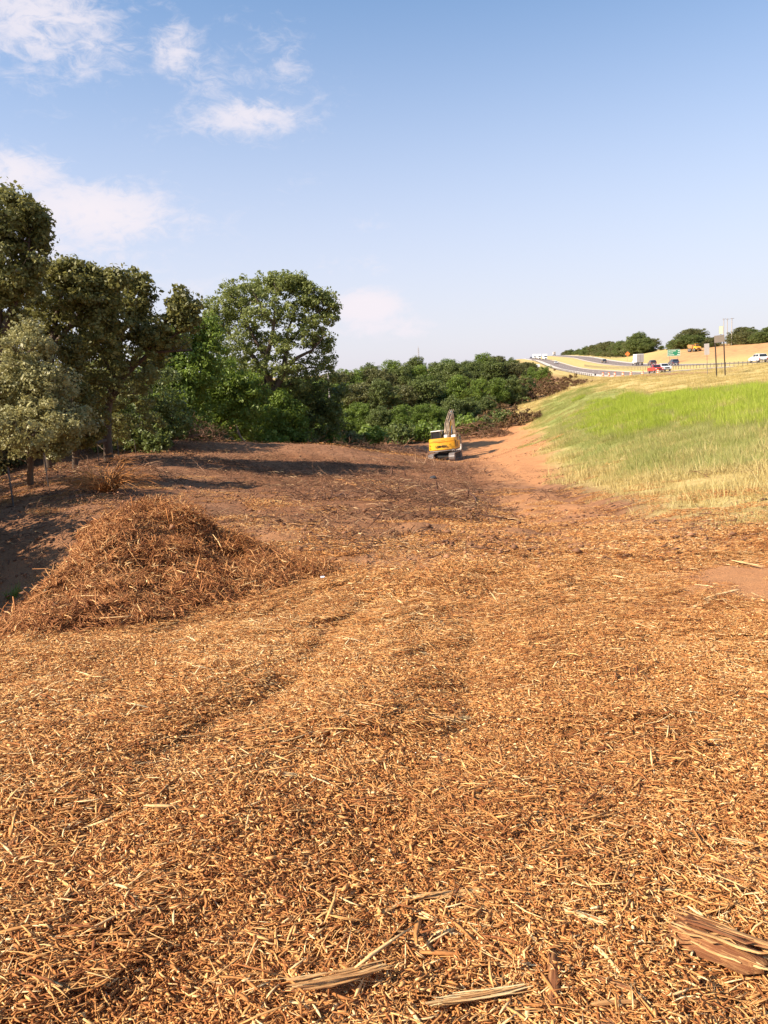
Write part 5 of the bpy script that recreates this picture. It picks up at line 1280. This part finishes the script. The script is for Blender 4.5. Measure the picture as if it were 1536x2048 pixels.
for z_ in (1.44, 1.60):      # two small unreadable dark marks on the right of the counterweight
    mb = MB(); mb.box(-.10, .10, -.012, .012, -.025, .025); o_ = mb.build('small_mark', M_black, ex); o_.location = (.88, -1.385, z_); o_.rotation_euler = (0, 0, R(24))

# ------------------------------------------------------------------ vehicles
WHEELS = {}
def wheel(parent, x, y, r_, w_=.22):
    key = (r_, w_)
    if key not in WHEELS:
        mb = MB(); mb.cyl((-w_ / 2, 0, 0), (w_ / 2, 0, 0), r_, n=20); o0 = mb.build('tyre', M_blk, None, bevel=.02)
        mb = MB(); mb.cyl((-w_ / 2 - .012, 0, 0), (w_ / 2 + .012, 0, 0), r_ * .62, n=16); o1 = mb.build('rim', M_steel, None)
        WHEELS[key] = (o0.data, o1.data); bpy.data.objects.remove(o0); bpy.data.objects.remove(o1)
    e = empty('wheel', (x, y, r_)); e.parent = parent
    link('tyre', WHEELS[key][0], None, e); link('rim', WHEELS[key][1], None, e)
M_lamp = simple('headlamp', (.75, .75, .72), .15); M_rlamp = simple('tail_lamp', (.45, .03, .02), .3); M_plate = simple('number_plate', (.7, .7, .66), .5)
def vehicle(kind, name, paint, loc, rot, label, cat, group=None):
    v = empty(name, loc, 0, label, cat, group, rot=rot)
    S_ = dict(suv=(4.7, 1.88, .36, [(2.35, .45), (2.3, .85), (1.35, 1.08), (.85, 1.12), (-2.2, 1.15), (-2.35, .95), (-2.32, .45), (-2.2, .34), (2.2, .34)], [(.95, 1.10), (.25, 1.66), (-.4, 1.72), (-1.9, 1.66), (-2.28, 1.12)]),
              sedan=(4.6, 1.80, .33, [(2.3, .42), (2.25, .75), (1.3, .92), (.9, .95), (-1.5, .98), (-2.2, .96), (-2.3, .80), (-2.28, .42), (-2.15, .30), (2.15, .30)], [(1.0, .94), (.30, 1.38), (-.3, 1.44), (-.95, 1.38), (-1.75, .97)]),
              pickup=(5.7, 2.0, .40, [(2.85, .55), (2.8, 1.08), (2.7, 1.15), (1.5, 1.24), (1.1, 1.26), (-.95, 1.26), (-2.8, 1.24), (-2.85, .6), (-2.7, .48), (2.7, .48)], [(1.2, 1.24), (.55, 1.82), (.1, 1.9), (-.7, 1.87), (-1.0, 1.25)]))[kind]
    L, Wd, wr, low, top = S_; hw = Wd / 2; top_z = max(z for _, z in top); belt = min(z for _, z in top)
    mb = MB(); mb.prism(low, -hw, hw); mb.build('body', paint, v, bevel=.05)
    ins = lambda z: 1 - .20 * max(0, (z - belt) / (top_z - belt))
    mb = MB(); mb.prism(top, -hw + .06, hw - .06, inset=ins); mb.build('cabin', paint, v, bevel=.03)
    # side windows
    zb, zt = belt + .06, top_z - .10
    def yat(z, front):
        a, b_ = (top[0], top[1]) if front else (top[-1], top[-2]); t_ = (z - a[1]) / (b_[1] - a[1]); return a[0] + (b_[0] - a[0]) * min(t_, 1)
    yf0, yf1, yr0, yr1 = yat(zb, 1) - .16, yat(zt, 1) - .14, yat(zb, 0) + .18, yat(zt, 0) + .15
    ym = (yf0 + yr0) / 2
    for sx_ in (-1, 1):
        for (a0, a1, b0, b1) in ((yf0, yf1, ym + .05, ym + .05), (ym - .05, ym - .05, yr0, yr1)):
            xx = lambda z: sx_ * ((hw - .06) * ins(z) + .012)
            mb = MB(); V = [(xx(zb), a0, zb), (xx(zt), a1, zt), (xx(zt), b1, zt), (xx(zb), b0, zb)]; V += [(x_ - sx_ * .02, y_, z_) for x_, y_, z_ in V]
            mb.add(V, [(0, 1, 2, 3), (7, 6, 5, 4), (0, 4, 5, 1), (1, 5, 6, 2), (2, 6, 7, 3), (3, 7, 4, 0)]); mb.build('side_window', M_glass, v)
    for front, nm in ((1, 'windscreen'), (0, 'rear_window')):
        s1 = .015 if front else -.015; V = []
        for z in (zb - .02, zt + .01):
            for sx_ in (-1, 1): V.append((sx_ * ((hw - .14) * ins(z)), yat(z, front) + s1, z))
        V += [(x_, y_ - s1 * 2, z_) for x_, y_, z_ in V]; mb = MB(); mb.add(V, [(0, 1, 3, 2), (4, 6, 7, 5), (0, 4, 5, 1), (2, 3, 7, 6), (0, 2, 6, 4), (1, 5, 7, 3)]); mb.build(nm, M_glass, v)
    fy, ry = low[0][0], low[-3][0]
    hz = low[1][1] - .16
    for sx_ in (-1, 1):
        mb = MB(); mb.box(sx_ * (hw - .25) - .17, sx_ * (hw - .25) + .17, fy - .06, fy + .02, hz - .08, hz + .09); mb.build('headlight', M_lamp, v)
        mb = MB(); mb.box(sx_ * (hw - .16) - .09, sx_ * (hw - .16) + .09, -L / 2 - .02, -L / 2 + .08, hz - .12, hz + .14); mb.build('tail_light', M_rlamp, v)
        for yy in (L * .31, -L * .31): wheel(v, sx_ * (hw - .12), yy, wr)
    mb = MB(); mb.box(-hw * .5, hw * .5, fy - .03, fy + .025, hz - .22, hz + .05); mb.build('grille', M_blk, v)
    mb = MB(); mb.box(-hw * .96, hw * .96, fy - .12, fy + .06, .36, .56); mb.build('bumper', M_gry, v, bevel=.03)
    mb = MB(); mb.box(-hw * .96, hw * .96, -L / 2 - .06, -L / 2 + .12, .36, .60); mb.build('bumper', M_gry, v, bevel=.03)
    mb = MB(); mb.box(-.16, .16, -L / 2 - .075, -L / 2 - .062, .62 - .14, .62 - .03); mb.build('number_plate', M_plate, v)
    if kind == 'pickup':
        mb = MB(); mb.box(-hw + .12, hw - .12, -2.72, -1.08, 1.262, 1.27); mb.build('bed_opening', M_blk, v)
    return v
def truck(name, loc, rot, label, L=8.0, box_h=3.7, cab_paint=None, box_mat=None, semi=False, group=None):
    v = empty(name, loc, 0, label, 'truck', group, rot=rot); cp_ = cab_paint or M_wht
    mb = MB(); mb.box(-1.22, 1.22, -L, -.9, 1.05, box_h); mb.build('cargo_box', box_mat or M_wht, v, bevel=.03)
    mb = MB(); mb.box(-1.16, 1.16, -L - .025, -L - .003, 1.12, box_h - .1); dr = mb.build('rear_doors', simple('grey_doors', (.34, .30, .27), .5), v)
    mb = MB(); mb.box(-.02, .02, -L - .04, -L - .026, 1.12, box_h - .1); mb.build('door_bar', M_blk, dr)
    mb = MB(); mb.box(-.45, .45, -L, 1.2, .72, .95); mb.build('chassis', M_blk, v)
    mb = MB(); mb.box(-1.1, 1.1, -L - .02, -L + .1, .45, .62); mb.build('rear_bumper', M_steel, v)
    prof = [(-.7, .6), (1.5, .6), (1.55, 1.45), (.75, 1.6), (.35, 2.45), (-.7, 2.5)] if not semi else [(-.7, .6), (2.1, .6), (2.15, 1.6), (1.1, 1.8), (.75, 2.9), (-.1, 3.7), (-.7, 3.8)]
    mb = MB(); mb.prism(prof, -1.1, 1.1); mb.build('cab', cp_, v, bevel=.06)
    a, b_ = prof[3], prof[4]; V = []
    for t_ in (.12, .9):
        for sx_ in (-.98, .98): V.append((sx_, a[0] + (b_[0] - a[0]) * t_ + .03, a[1] + (b_[1] - a[1]) * t_ + .01))
    V += [(x_, y_ - .05, z_) for x_, y_, z_ in V]; mb = MB(); mb.add(V, [(0, 1, 3, 2), (4, 6, 7, 5), (0, 4, 5, 1), (2, 3, 7, 6), (0, 2, 6, 4), (1, 5, 7, 3)]); mb.build('windscreen', M_glass, v)
    for sx_ in (-1, 1):
        mb = MB(); mb.box(sx_ * 1.105 - .012, sx_ * 1.105 + .012, -.35, .35, 1.65, 2.3); mb.build('side_window', M_glass, v)
        mb = MB(); mb.box(sx_ * .8 - .18, sx_ * .8 + .18, prof[1][0] + .0, prof[2][0] + .05, .95, 1.15); mb.build('headlight', M_lamp, v)
        for yy in (.75, -L + 1.2, -L + 2.3): wheel(v, sx_ * .98, yy, .5, .3)
    mb = MB(); mb.box(-.55, .55, prof[1][0] + .02, prof[2][0] + .06, .85, 1.35); mb.build('grille', M_blk, v)
    return v
def road_pos(px, D, near):
    z_ = (lambda x, y: float(zr1(np.array([x]), np.array([y]))[0])) if near else (lambda x, y: float(zr2(np.array([x]), np.array([y]))[0]))
    x = (px - 768) / F * D
    for _ in range(8):
        c_ = CM.inverted() @ Vector((x, D, z_(x, D))); x += (px - (768 + F * c_.x / -c_.z)) / F * D
    f = road_x1 if near else road_x2
    a = math.atan2(-(float(f(D + 4)) - float(f(D - 4))), 8)
    pit = math.atan2(z_(x, D + 5) - z_(x, D - 5), 10)
    print('road', px, D, 'offset', round(x - float(f(D)), 1))
    return (x, D, z_(x, D) + .03), a, pit
def on_road(fn, px, D, near, away, *a, **k):
    loc, ang, pit = road_pos(px, D, near)
    rot = (pit, 0, ang) if away else (-pit, 0, ang + math.pi)
    return fn(*a, loc=loc, rot=rot, **k)
P_red = simple('red_paint', (.52, .045, .03), .35, coat=.4); P_white = simple('white_car_paint', (.78, .78, .77), .3, coat=.5, var=.03)
P_blue = simple('dark_blue_paint', (.045, .06, .10), .3, coat=.5); P_maroon = simple('dark_maroon_paint', (.09, .05, .05), .3, coat=.5); P_dark = simple('dark_grey_paint', (.05, .05, .05), .3, coat=.5)
P_silver = simple('silver_paint', (.5, .5, .5), .3, coat=.5)
on_road(vehicle, 1311, 172, True, False, kind='pickup', name='red_pickup', paint=P_red, label='red pickup truck behind the nearest orange barrel', cat='pickup')
on_road(vehicle, 1327, 177, True, False, kind='pickup', name='white_pickup', paint=P_white, label='white pickup coming on just behind the red one', cat='pickup')
on_road(vehicle, 1347, 212, False, True, kind='suv', name='dark_suv', paint=P_blue, label='dark blue sport utility car below the green road sign', cat='car')
on_road(vehicle, 1304, 245, False, True, kind='suv', name='maroon_car', paint=P_maroon, label='dark maroon car half hidden behind the red pickup', cat='car')
on_road(vehicle, 1516, 154, False, True, kind='suv', name='white_suv', paint=P_white, label='white sport utility car at the right edge of the picture', cat='car')
on_road(vehicle, 1208, 345, False, True, kind='suv', name='dark_car', paint=P_dark, label='dark car alone on the far carriageway left of the box truck', cat='car')
on_road(vehicle, 1112, 402, True, False, kind='sedan', name='distant_car', paint=P_silver, label='small pale car leading the distant trucks down the hill', cat='car')
on_road(truck, 1272, 270, False, True, name='box_truck', label='white box truck with grey rear doors on the far carriageway', L=7.5, box_h=3.9)
on_road(truck, 1091, 520, True, False, name='semi_truck', label='white semi truck nearest on the distant hill', L=15, box_h=4.1, semi=True)
on_road(truck, 1079, 590, True, False, name='semi_truck', label='white semi truck in the middle of the three on the crest', L=15, box_h=4.1, semi=True)
on_road(truck, 1070, 650, True, False, name='semi_truck', label='white semi truck farthest back at the crest', L=15, box_h=4.1, semi=True)
on_road(truck, 1108, 765, False, True, name='cargo_truck', label='white cargo truck driving away on the crest of the far carriageway', L=9, box_h=3.9)
on_road(vehicle, 1062, 705, True, False, kind='suv', name='distant_car', paint=P_dark, label='tiny dark car at the crest left of the farthest semi truck', cat='car')

# ------------------------------------------------------------------ road furniture
M_or = simple('orange_plastic', (.80, .17, .03), .5, var=.08); M_wb = simple('white_reflective_band', (.80, .76, .72), .5)
def make_barrel():
    v = empty('traffic_barrel', (0, 0, 0))
    zs = [0.10, .36, .47, .68, .79, 1.0]; rs_ = [.30, .285, .27, .255, .24, .225]
    mb = MB(); mb.cyl((0, 0, 0), (0, 0, .10), .40, .37, n=20); mb.build('rubber_base', M_blk, v)
    for k in range(5):
        mb = MB(); mb.cyl((0, 0, zs[k] + .001), (0, 0, zs[k + 1]), rs_[k], rs_[k + 1] + .008, n=20); mb.build('band', M_or if k % 2 == 0 else M_wb, v)
    mb = MB(); mb.cyl((0, 0, 1.0), (0, 0, 1.06), .12, .10, n=12); mb.build('handle', M_or, v)
    return v
b0 = make_barrel(); bl = [(1206, 207, 'farthest left'), (1218, 200, 'second from the left'), (1230, 192, 'third from the left'), (1246, 183, 'fourth from the left'), (1262, 176, 'fifth from the left'), (1285, 167, 'second nearest, right of the middle'), (1316, 156, 'nearest, before the red pickup')]
for i, (px, D, lab) in enumerate(bl):
    o_ = b0 if i == 0 else copy_tree(b0)
    loc, a_, p_ = road_pos(px, D, True); o_.location = (loc[0], loc[1], gz(loc[0], loc[1]) + .03); o_['label'] = 'orange and white traffic barrel, ' + lab + ' of the row'; o_['category'] = 'traffic barrel'; o_['group'] = 'traffic barrels along the shoulder'; o_.rotation_euler = (0, 0, i)
    s_ = 1.0; o_.scale = (s_, s_, s_)
# cable barrier in the median
cb = empty('cable_barrier', (71, 150, gz(71, 150)), 0, 'low cable barrier of thin dark posts along the median', 'barrier')
M_pst = simple('galvanised_post', (.17, .15, .13), .6, var=.2)
def cbx(y): return road_x1(y) + NW + 3.2
ys = np.arange(118, 335, 2.0); mb = MB(); mb.box(-.055, .055, -.03, .03, -.1, .92); p0 = mb.build('post', M_pst, cb)
line_pts = []
for i, y_ in enumerate(ys):
    x_ = float(cbx(y_)); x_ = min(x_, float(road_x2(y_)) - 1.2); z_ = gz(x_, y_)
    o_ = p0 if i == 0 else link('post', p0.data, None, cb); o_.location = Vector((x_, y_, z_)) - cb.location; line_pts.append((x_, y_, z_))
for hgt in (.55, .68, .80):
    pts = np.array(line_pts) - np.array(cb.location) + np.array([0, -.035, hgt]); mb = MB(); mb.tube(pts, [.014] * len(pts), 4); mb.build('cable', M_pst, cb)
# steel guardrail at the outside of the curve
gr = empty('guardrail', (68, 270, gz(68, 270)), 0, 'steel guardrail following the outer edge of the curve', 'guardrail')
ys = np.concatenate([np.arange(214, 340, 3.8), np.arange(340, 540, 7.6)]); first = None; rail = []
for y_ in ys:
    x_ = float(road_x1(y_)) - .7; z_ = gz(x_, y_)
    if first is None:
        mb = MB(); mb.box(-.09, .09, -.08, .08, -.2, .80); first = mb.build('post', M_pst, gr); o_ = first
    else: o_ = link('post', first.data, None, gr)
    o_.location = Vector((x_, y_, z_)) - gr.location; rail.append((x_ + .14, y_, z_ + .6))
rail = np.array(rail) - np.array(gr.location); prof = [(0, -.16), (.06, -.11), (.06, -.04), (0, 0), (.06, .04), (.06, .11), (0, .16)]
V = np.array([[(p[0] - a, p[1], p[2] + b_) for a, b_ in prof] for p in rail]).reshape(-1, 3); k_ = len(prof); n_ = len(rail)
Fq = [(i * k_ + j, i * k_ + j + 1, (i + 1) * k_ + j + 1, (i + 1) * k_ + j) for i in range(n_ - 1) for j in range(k_ - 1)]
link('rail', mesh_np('rail', V, np.array(Fq)), simple('galvanised_rail', (.42, .40, .38), .5, metal=.3), gr)
loc = Vector((float(road_x1(211)) - .2, 211, gz(float(road_x1(211)) - .2, 211)))
mb = MB(); mb.box(-.25, .25, -.03, .03, .30, .85); e_ = mb.build('end_terminal', simple('striped_terminal', (.05, .05, .05), .5), gr); e_.location = loc - gr.location
# signs
M_wood = simple('dark_wood_post', (.045, .03, .022), .8, var=.3); M_back = simple('sign_back', (.20, .16, .13), .6, var=.1); M_alu = simple('aluminium_sheet', (.36, .32, .30), .5, var=.06)
def post_sign(name, px0, px1, base_py, top_py, D, panel, label, post_mat, panel_mat, pw=.17, rz=None, cat='road sign', pdepth=.03, tilt=0):
    a = at_ground((px0 + px1) / 2, D, 0); sc_ = D / F; g_z = P(px0, base_py, D).z
    H = (base_py - top_py) * sc_; az_ = math.atan2(a[0], D); rz = -az_ if rz is None else rz
    v = empty(name, (a[0], a[1], a[2] - .1), 0, label, cat, rot=(0, tilt, rz))
    H = P((px0 + px1) / 2, top_py, D).z - a[2] + .1
    for pxx in ({px0, px1}):
        x_ = (pxx - (px0 + px1) / 2) * sc_ / math.cos(az_); mb = MB(); mb.cyl((x_, 0, -.4), (x_, 0, H), pw / 2, n=10); mb.build('post', post_mat, v)
    if panel:
        w_, h_, zo = panel; mb = MB(); mb.box(-w_ / 2, w_ / 2, -pdepth - pw / 2 - .002, -pw / 2 - .002, H - h_ - zo, H - zo); mb.build('panel', panel_mat, v)
    return v, H
post_sign('back_of_sign', 1435, 1449, 744, 670, 92, (1.15, .85, .0), 'tall pair of dark posts with a small sign seen from the back', M_wood, M_back, pw=.15, tilt=-R(4))
post_sign('road_sign', 1415, 1415, 743, 687, 99, (.62, 1.45, 0), 'narrow tall grey sign on a single thin post', M_pst, M_alu, pw=.07, tilt=-R(3))
M_grn = simple('green_sign_face', (.012, .17, .085), .5, var=.04)
gs, Hh = post_sign('green_road_sign', 1340, 1354, 731, 699, 265, (4.2, 2.25, 0), 'green distance sign with three lines of white lettering', M_pst, M_grn, pw=.14)
rs2 = random.Random(2)
mbw = MB(); yb = -.03 - .07 - .004
mbw.box(-2.1, 2.1, yb - .006, yb, Hh - .06, Hh); mbw.box(-2.1, 2.1, yb - .006, yb, Hh - 2.25, Hh - 2.19); mbw.box(-2.1, -2.04, yb - .006, yb, Hh - 2.189, Hh - .061); mbw.box(2.04, 2.1, yb - .006, yb, Hh - 2.189, Hh - .061)
mbw.build('border', M_paint, gs)
for row, (wl, wr_) in enumerate(((2.45, .50), (1.5, .50), (1.9, .68))):
    z0 = Hh - .38 - row * .66; x_ = -1.85; mbw = MB()
    while x_ < -1.85 + wl:
        w_ = rs2.uniform(.10, .18); mbw.box(x_, x_ + w_, yb - .006, yb, z0 - .20 * rs2.choice([.75, 1, 1]), z0); x_ += w_ + .05
    mbw.build('place_name', M_paint, gs)
    x_ = 1.85 - wr_; mbw = MB()
    while x_ < 1.80: mbw.box(x_, x_ + .14, yb - .006, yb, z0 - .26, z0); x_ += .20
    mbw.build('distance_figure', M_paint, gs)
# orange work sign: a diamond
a = at_ground(1255, 352, 0); v = empty('work_sign', a, -math.atan2(a[0], 352), 'orange diamond work sign left of the box truck', 'road sign')
Hs = P(1255, 703, 352).z - a[2]; s_ = 1.1
mb = MB(); mb.add([(0, -.03, Hs), (s_, -.03, Hs - s_), (0, -.03, Hs - 2 * s_), (-s_, -.03, Hs - s_), (0, 0, Hs), (s_, 0, Hs - s_), (0, 0, Hs - 2 * s_), (-s_, 0, Hs - s_)], [(0, 1, 2, 3), (7, 6, 5, 4), (0, 4, 5, 1), (1, 5, 6, 2), (2, 6, 7, 3), (3, 7, 4, 0)]); mb.build('panel', M_or, v)
mb = MB(); mb.box(-.05, .05, .003, .08, 0, Hs - s_ * .6); mb.build('post', M_pst, v)
# utility poles on the hill
M_pole = simple('weathered_pole', (.42, .36, .30), .8, var=.15)
for i, (px, bpy_, tpy, D, lab) in enumerate([(1447, 690, 637, 338, 'left utility pole of three, rising behind the pylon sign'), (1454, 693, 637, 330, 'middle utility pole of three on the hill'), (1463, 695, 636, 321, 'right utility pole of three on the hill')]):
    b_ = P(px, bpy_, D); zz = gz(b_.x, D); H = P(px, tpy, D).z - zz
    v = empty('utility_pole', (b_.x, D, zz), .3, lab, 'utility pole', 'utility poles on the hill', rot=(0, -R(1.5), .3))
    mb = MB(); mb.cyl((0, 0, -.5), (0, 0, H), .19, .13, n=10); mb.build('pole', M_pole, v)
    mb = MB(); mb.box(-.9, .9, -.22, -.14, H - .35, H - .22); ca = mb.build('crossarm', M_pole, v)
    for x_ in (-.8, -.3, .8):
        mb = MB(); mb.cyl((x_, -.18, H - .215), (x_, -.18, H - .05), .05, n=8); mb.build('insulator', M_gry, ca)
# pylon sign
b_ = P(1441, 690, 342); zz = gz(b_.x, 342); Ht = P(1441, 653, 342).z - zz; v = empty('pylon_sign', (b_.x, 342, zz), -.42, 'pale yellow pylon sign above the dark twin posts', 'sign')
mb = MB(); mb.box(-.75, .75, -.15, .15, Ht - 3.1, Ht); mb.build('panel', simple('pale_yellow_face', (.72, .74, .42), .5, var=.04), v)
mb = MB(); mb.box(-.80, .80, -.10, .10, Ht + .002, Ht + .12); mb.box(-.85, -.752, -.10, .10, Ht - 3.1, Ht); mb.box(.752, .85, -.10, .10, Ht - 3.1, Ht); mb.build('frame', M_gry, v)
mb = MB(); mb.cyl((0, 0, -.4), (0, 0, Ht - 3.1), .18, n=10); mb.build('pole', M_gry, v)
# articulated dump truck on the cut bank
b_ = P(1390, 699, 312); zz = gz(b_.x, 312); v = empty('dump_truck', (b_.x, 312, zz), 0, 'yellow articulated dump truck standing on the cut bank', 'dump truck', rot=(0, -R(3), R(184)))
mb = MB(); mb.prism([(.4, 1.0), (2.9, .9), (3.0, 1.6), (2.7, 1.95), (1.3, 2.2), (.4, 2.2)], -1.15, 1.15); mb.build('bonnet', M_yel, v, bevel=.1)
mb = MB(); mb.box(-.75, .75, .2, 1.5, 2.2, 3.15); cb_ = mb.build('cab', M_yel, v, bevel=.06)
mb = MB(); mb.box(-.68, .68, 1.505, 1.53, 2.35, 3.0); mb.build('windscreen', M_glass, cb_)
for sx_ in (-1, 1):
    mb = MB(); mb.box(sx_ * .765 - .01, sx_ * .765 + .01, .35, 1.4, 2.35, 3.0); mb.build('side_window', M_glass, cb_)
    for yy in (1.9, -1.6, -3.0): wheel(v, sx_ * 1.15, yy, .75, .5)
    mb = MB(); mb.box(sx_ * .8 - .15, sx_ * .8 + .15, 2.98, 3.05, 1.25, 1.45); mb.build('headlight', M_lamp, v)
mb = MB(); mb.box(-.6, .6, 2.97, 3.04, 1.1, 1.5); mb.build('grille', M_blk, v)
mb = MB(); mb.prism([(-.1, 1.5), (-.3, 2.7), (-3.6, 3.0), (-4.4, 2.6), (-3.4, 1.3), (-.8, 1.1)], -1.35, 1.35); mb.build('dump_body', simple('dirty_dump_body', (.42, .20, .07), .7, var=.3), v, bevel=.06)
mb = MB(); mb.box(-.4, .4, -3.6, 2.2, .6, .9); mb.build('chassis', M_blk, v)
# mast beyond the wood, pale pole in the trees, pale panel and box above the brush
D = 520; b_ = P(838, 735, D); H = P(838, 695, D).z - b_.z + 6; v = empty('radio_mast', (b_.x, D, b_.z - 6), 0, 'thin lattice mast standing far behind the wood', 'mast')
mb = MB(); L3 = [(.5 * math.cos(a_), .5 * math.sin(a_)) for a_ in (0, 2.09, 4.19)]
for (x_, y_) in L3: mb.tube([(x_, y_, 0), (x_ * .7, y_ * .7, H)], [.12, .09], 5)
mb.build('legs', M_alu, v); mb = MB(); z_ = 0; i = 0
while z_ < H - 1.2:
    for q in range(3):
        a_, c_ = L3[q], L3[(q + 1) % 3]; mb.tube([(a_[0], a_[1], z_), (c_[0], c_[1], z_ + 1.2)], [.05, .05], 4)
    z_ += 1.2
mb.build('bracing', M_alu, v); mb = MB(); mb.tube([(0, 0, H), (0, 0, H + 1.5)], [.08, .05], 5); mb.build('aerial', M_alu, v)
a = at_ground(664, 110, 0); H = P(664, 742, 110).z - a[2]; v = empty('pale_pole', a, 0, 'pale slim pole showing among trees right of the cottonwood', 'pole')
mb = MB(); mb.cyl((0, 0, -.3), (0, 0, H), .13, .10, n=10); mb.build('shaft', M_alu, v); mb = MB(); mb.cyl((0, 0, H), (0, 0, H + .08), .16, n=10); mb.build('cap', M_alu, v)
b_ = P(1071, 735, 330); zz = min(gz(b_.x, 330), b_.z); v = empty('roadside_panel', (b_.x, 330, zz), -.2, 'pale blue grey panel on short posts above the dead brush', 'sign')
mb = MB(); mb.box(-1.9, 1.9, -.05, .05, b_.z - zz + .1, b_.z - zz + 1.35); mb.build('panel', simple('pale_blue_sheet', (.52, .55, .62), .5), v)
for x_ in (-1.6, 1.6):
    mb = MB(); mb.box(x_ - .06, x_ + .06, .052, .15, -.3, b_.z - zz + 1.3); mb.build('post', M_pst, v)
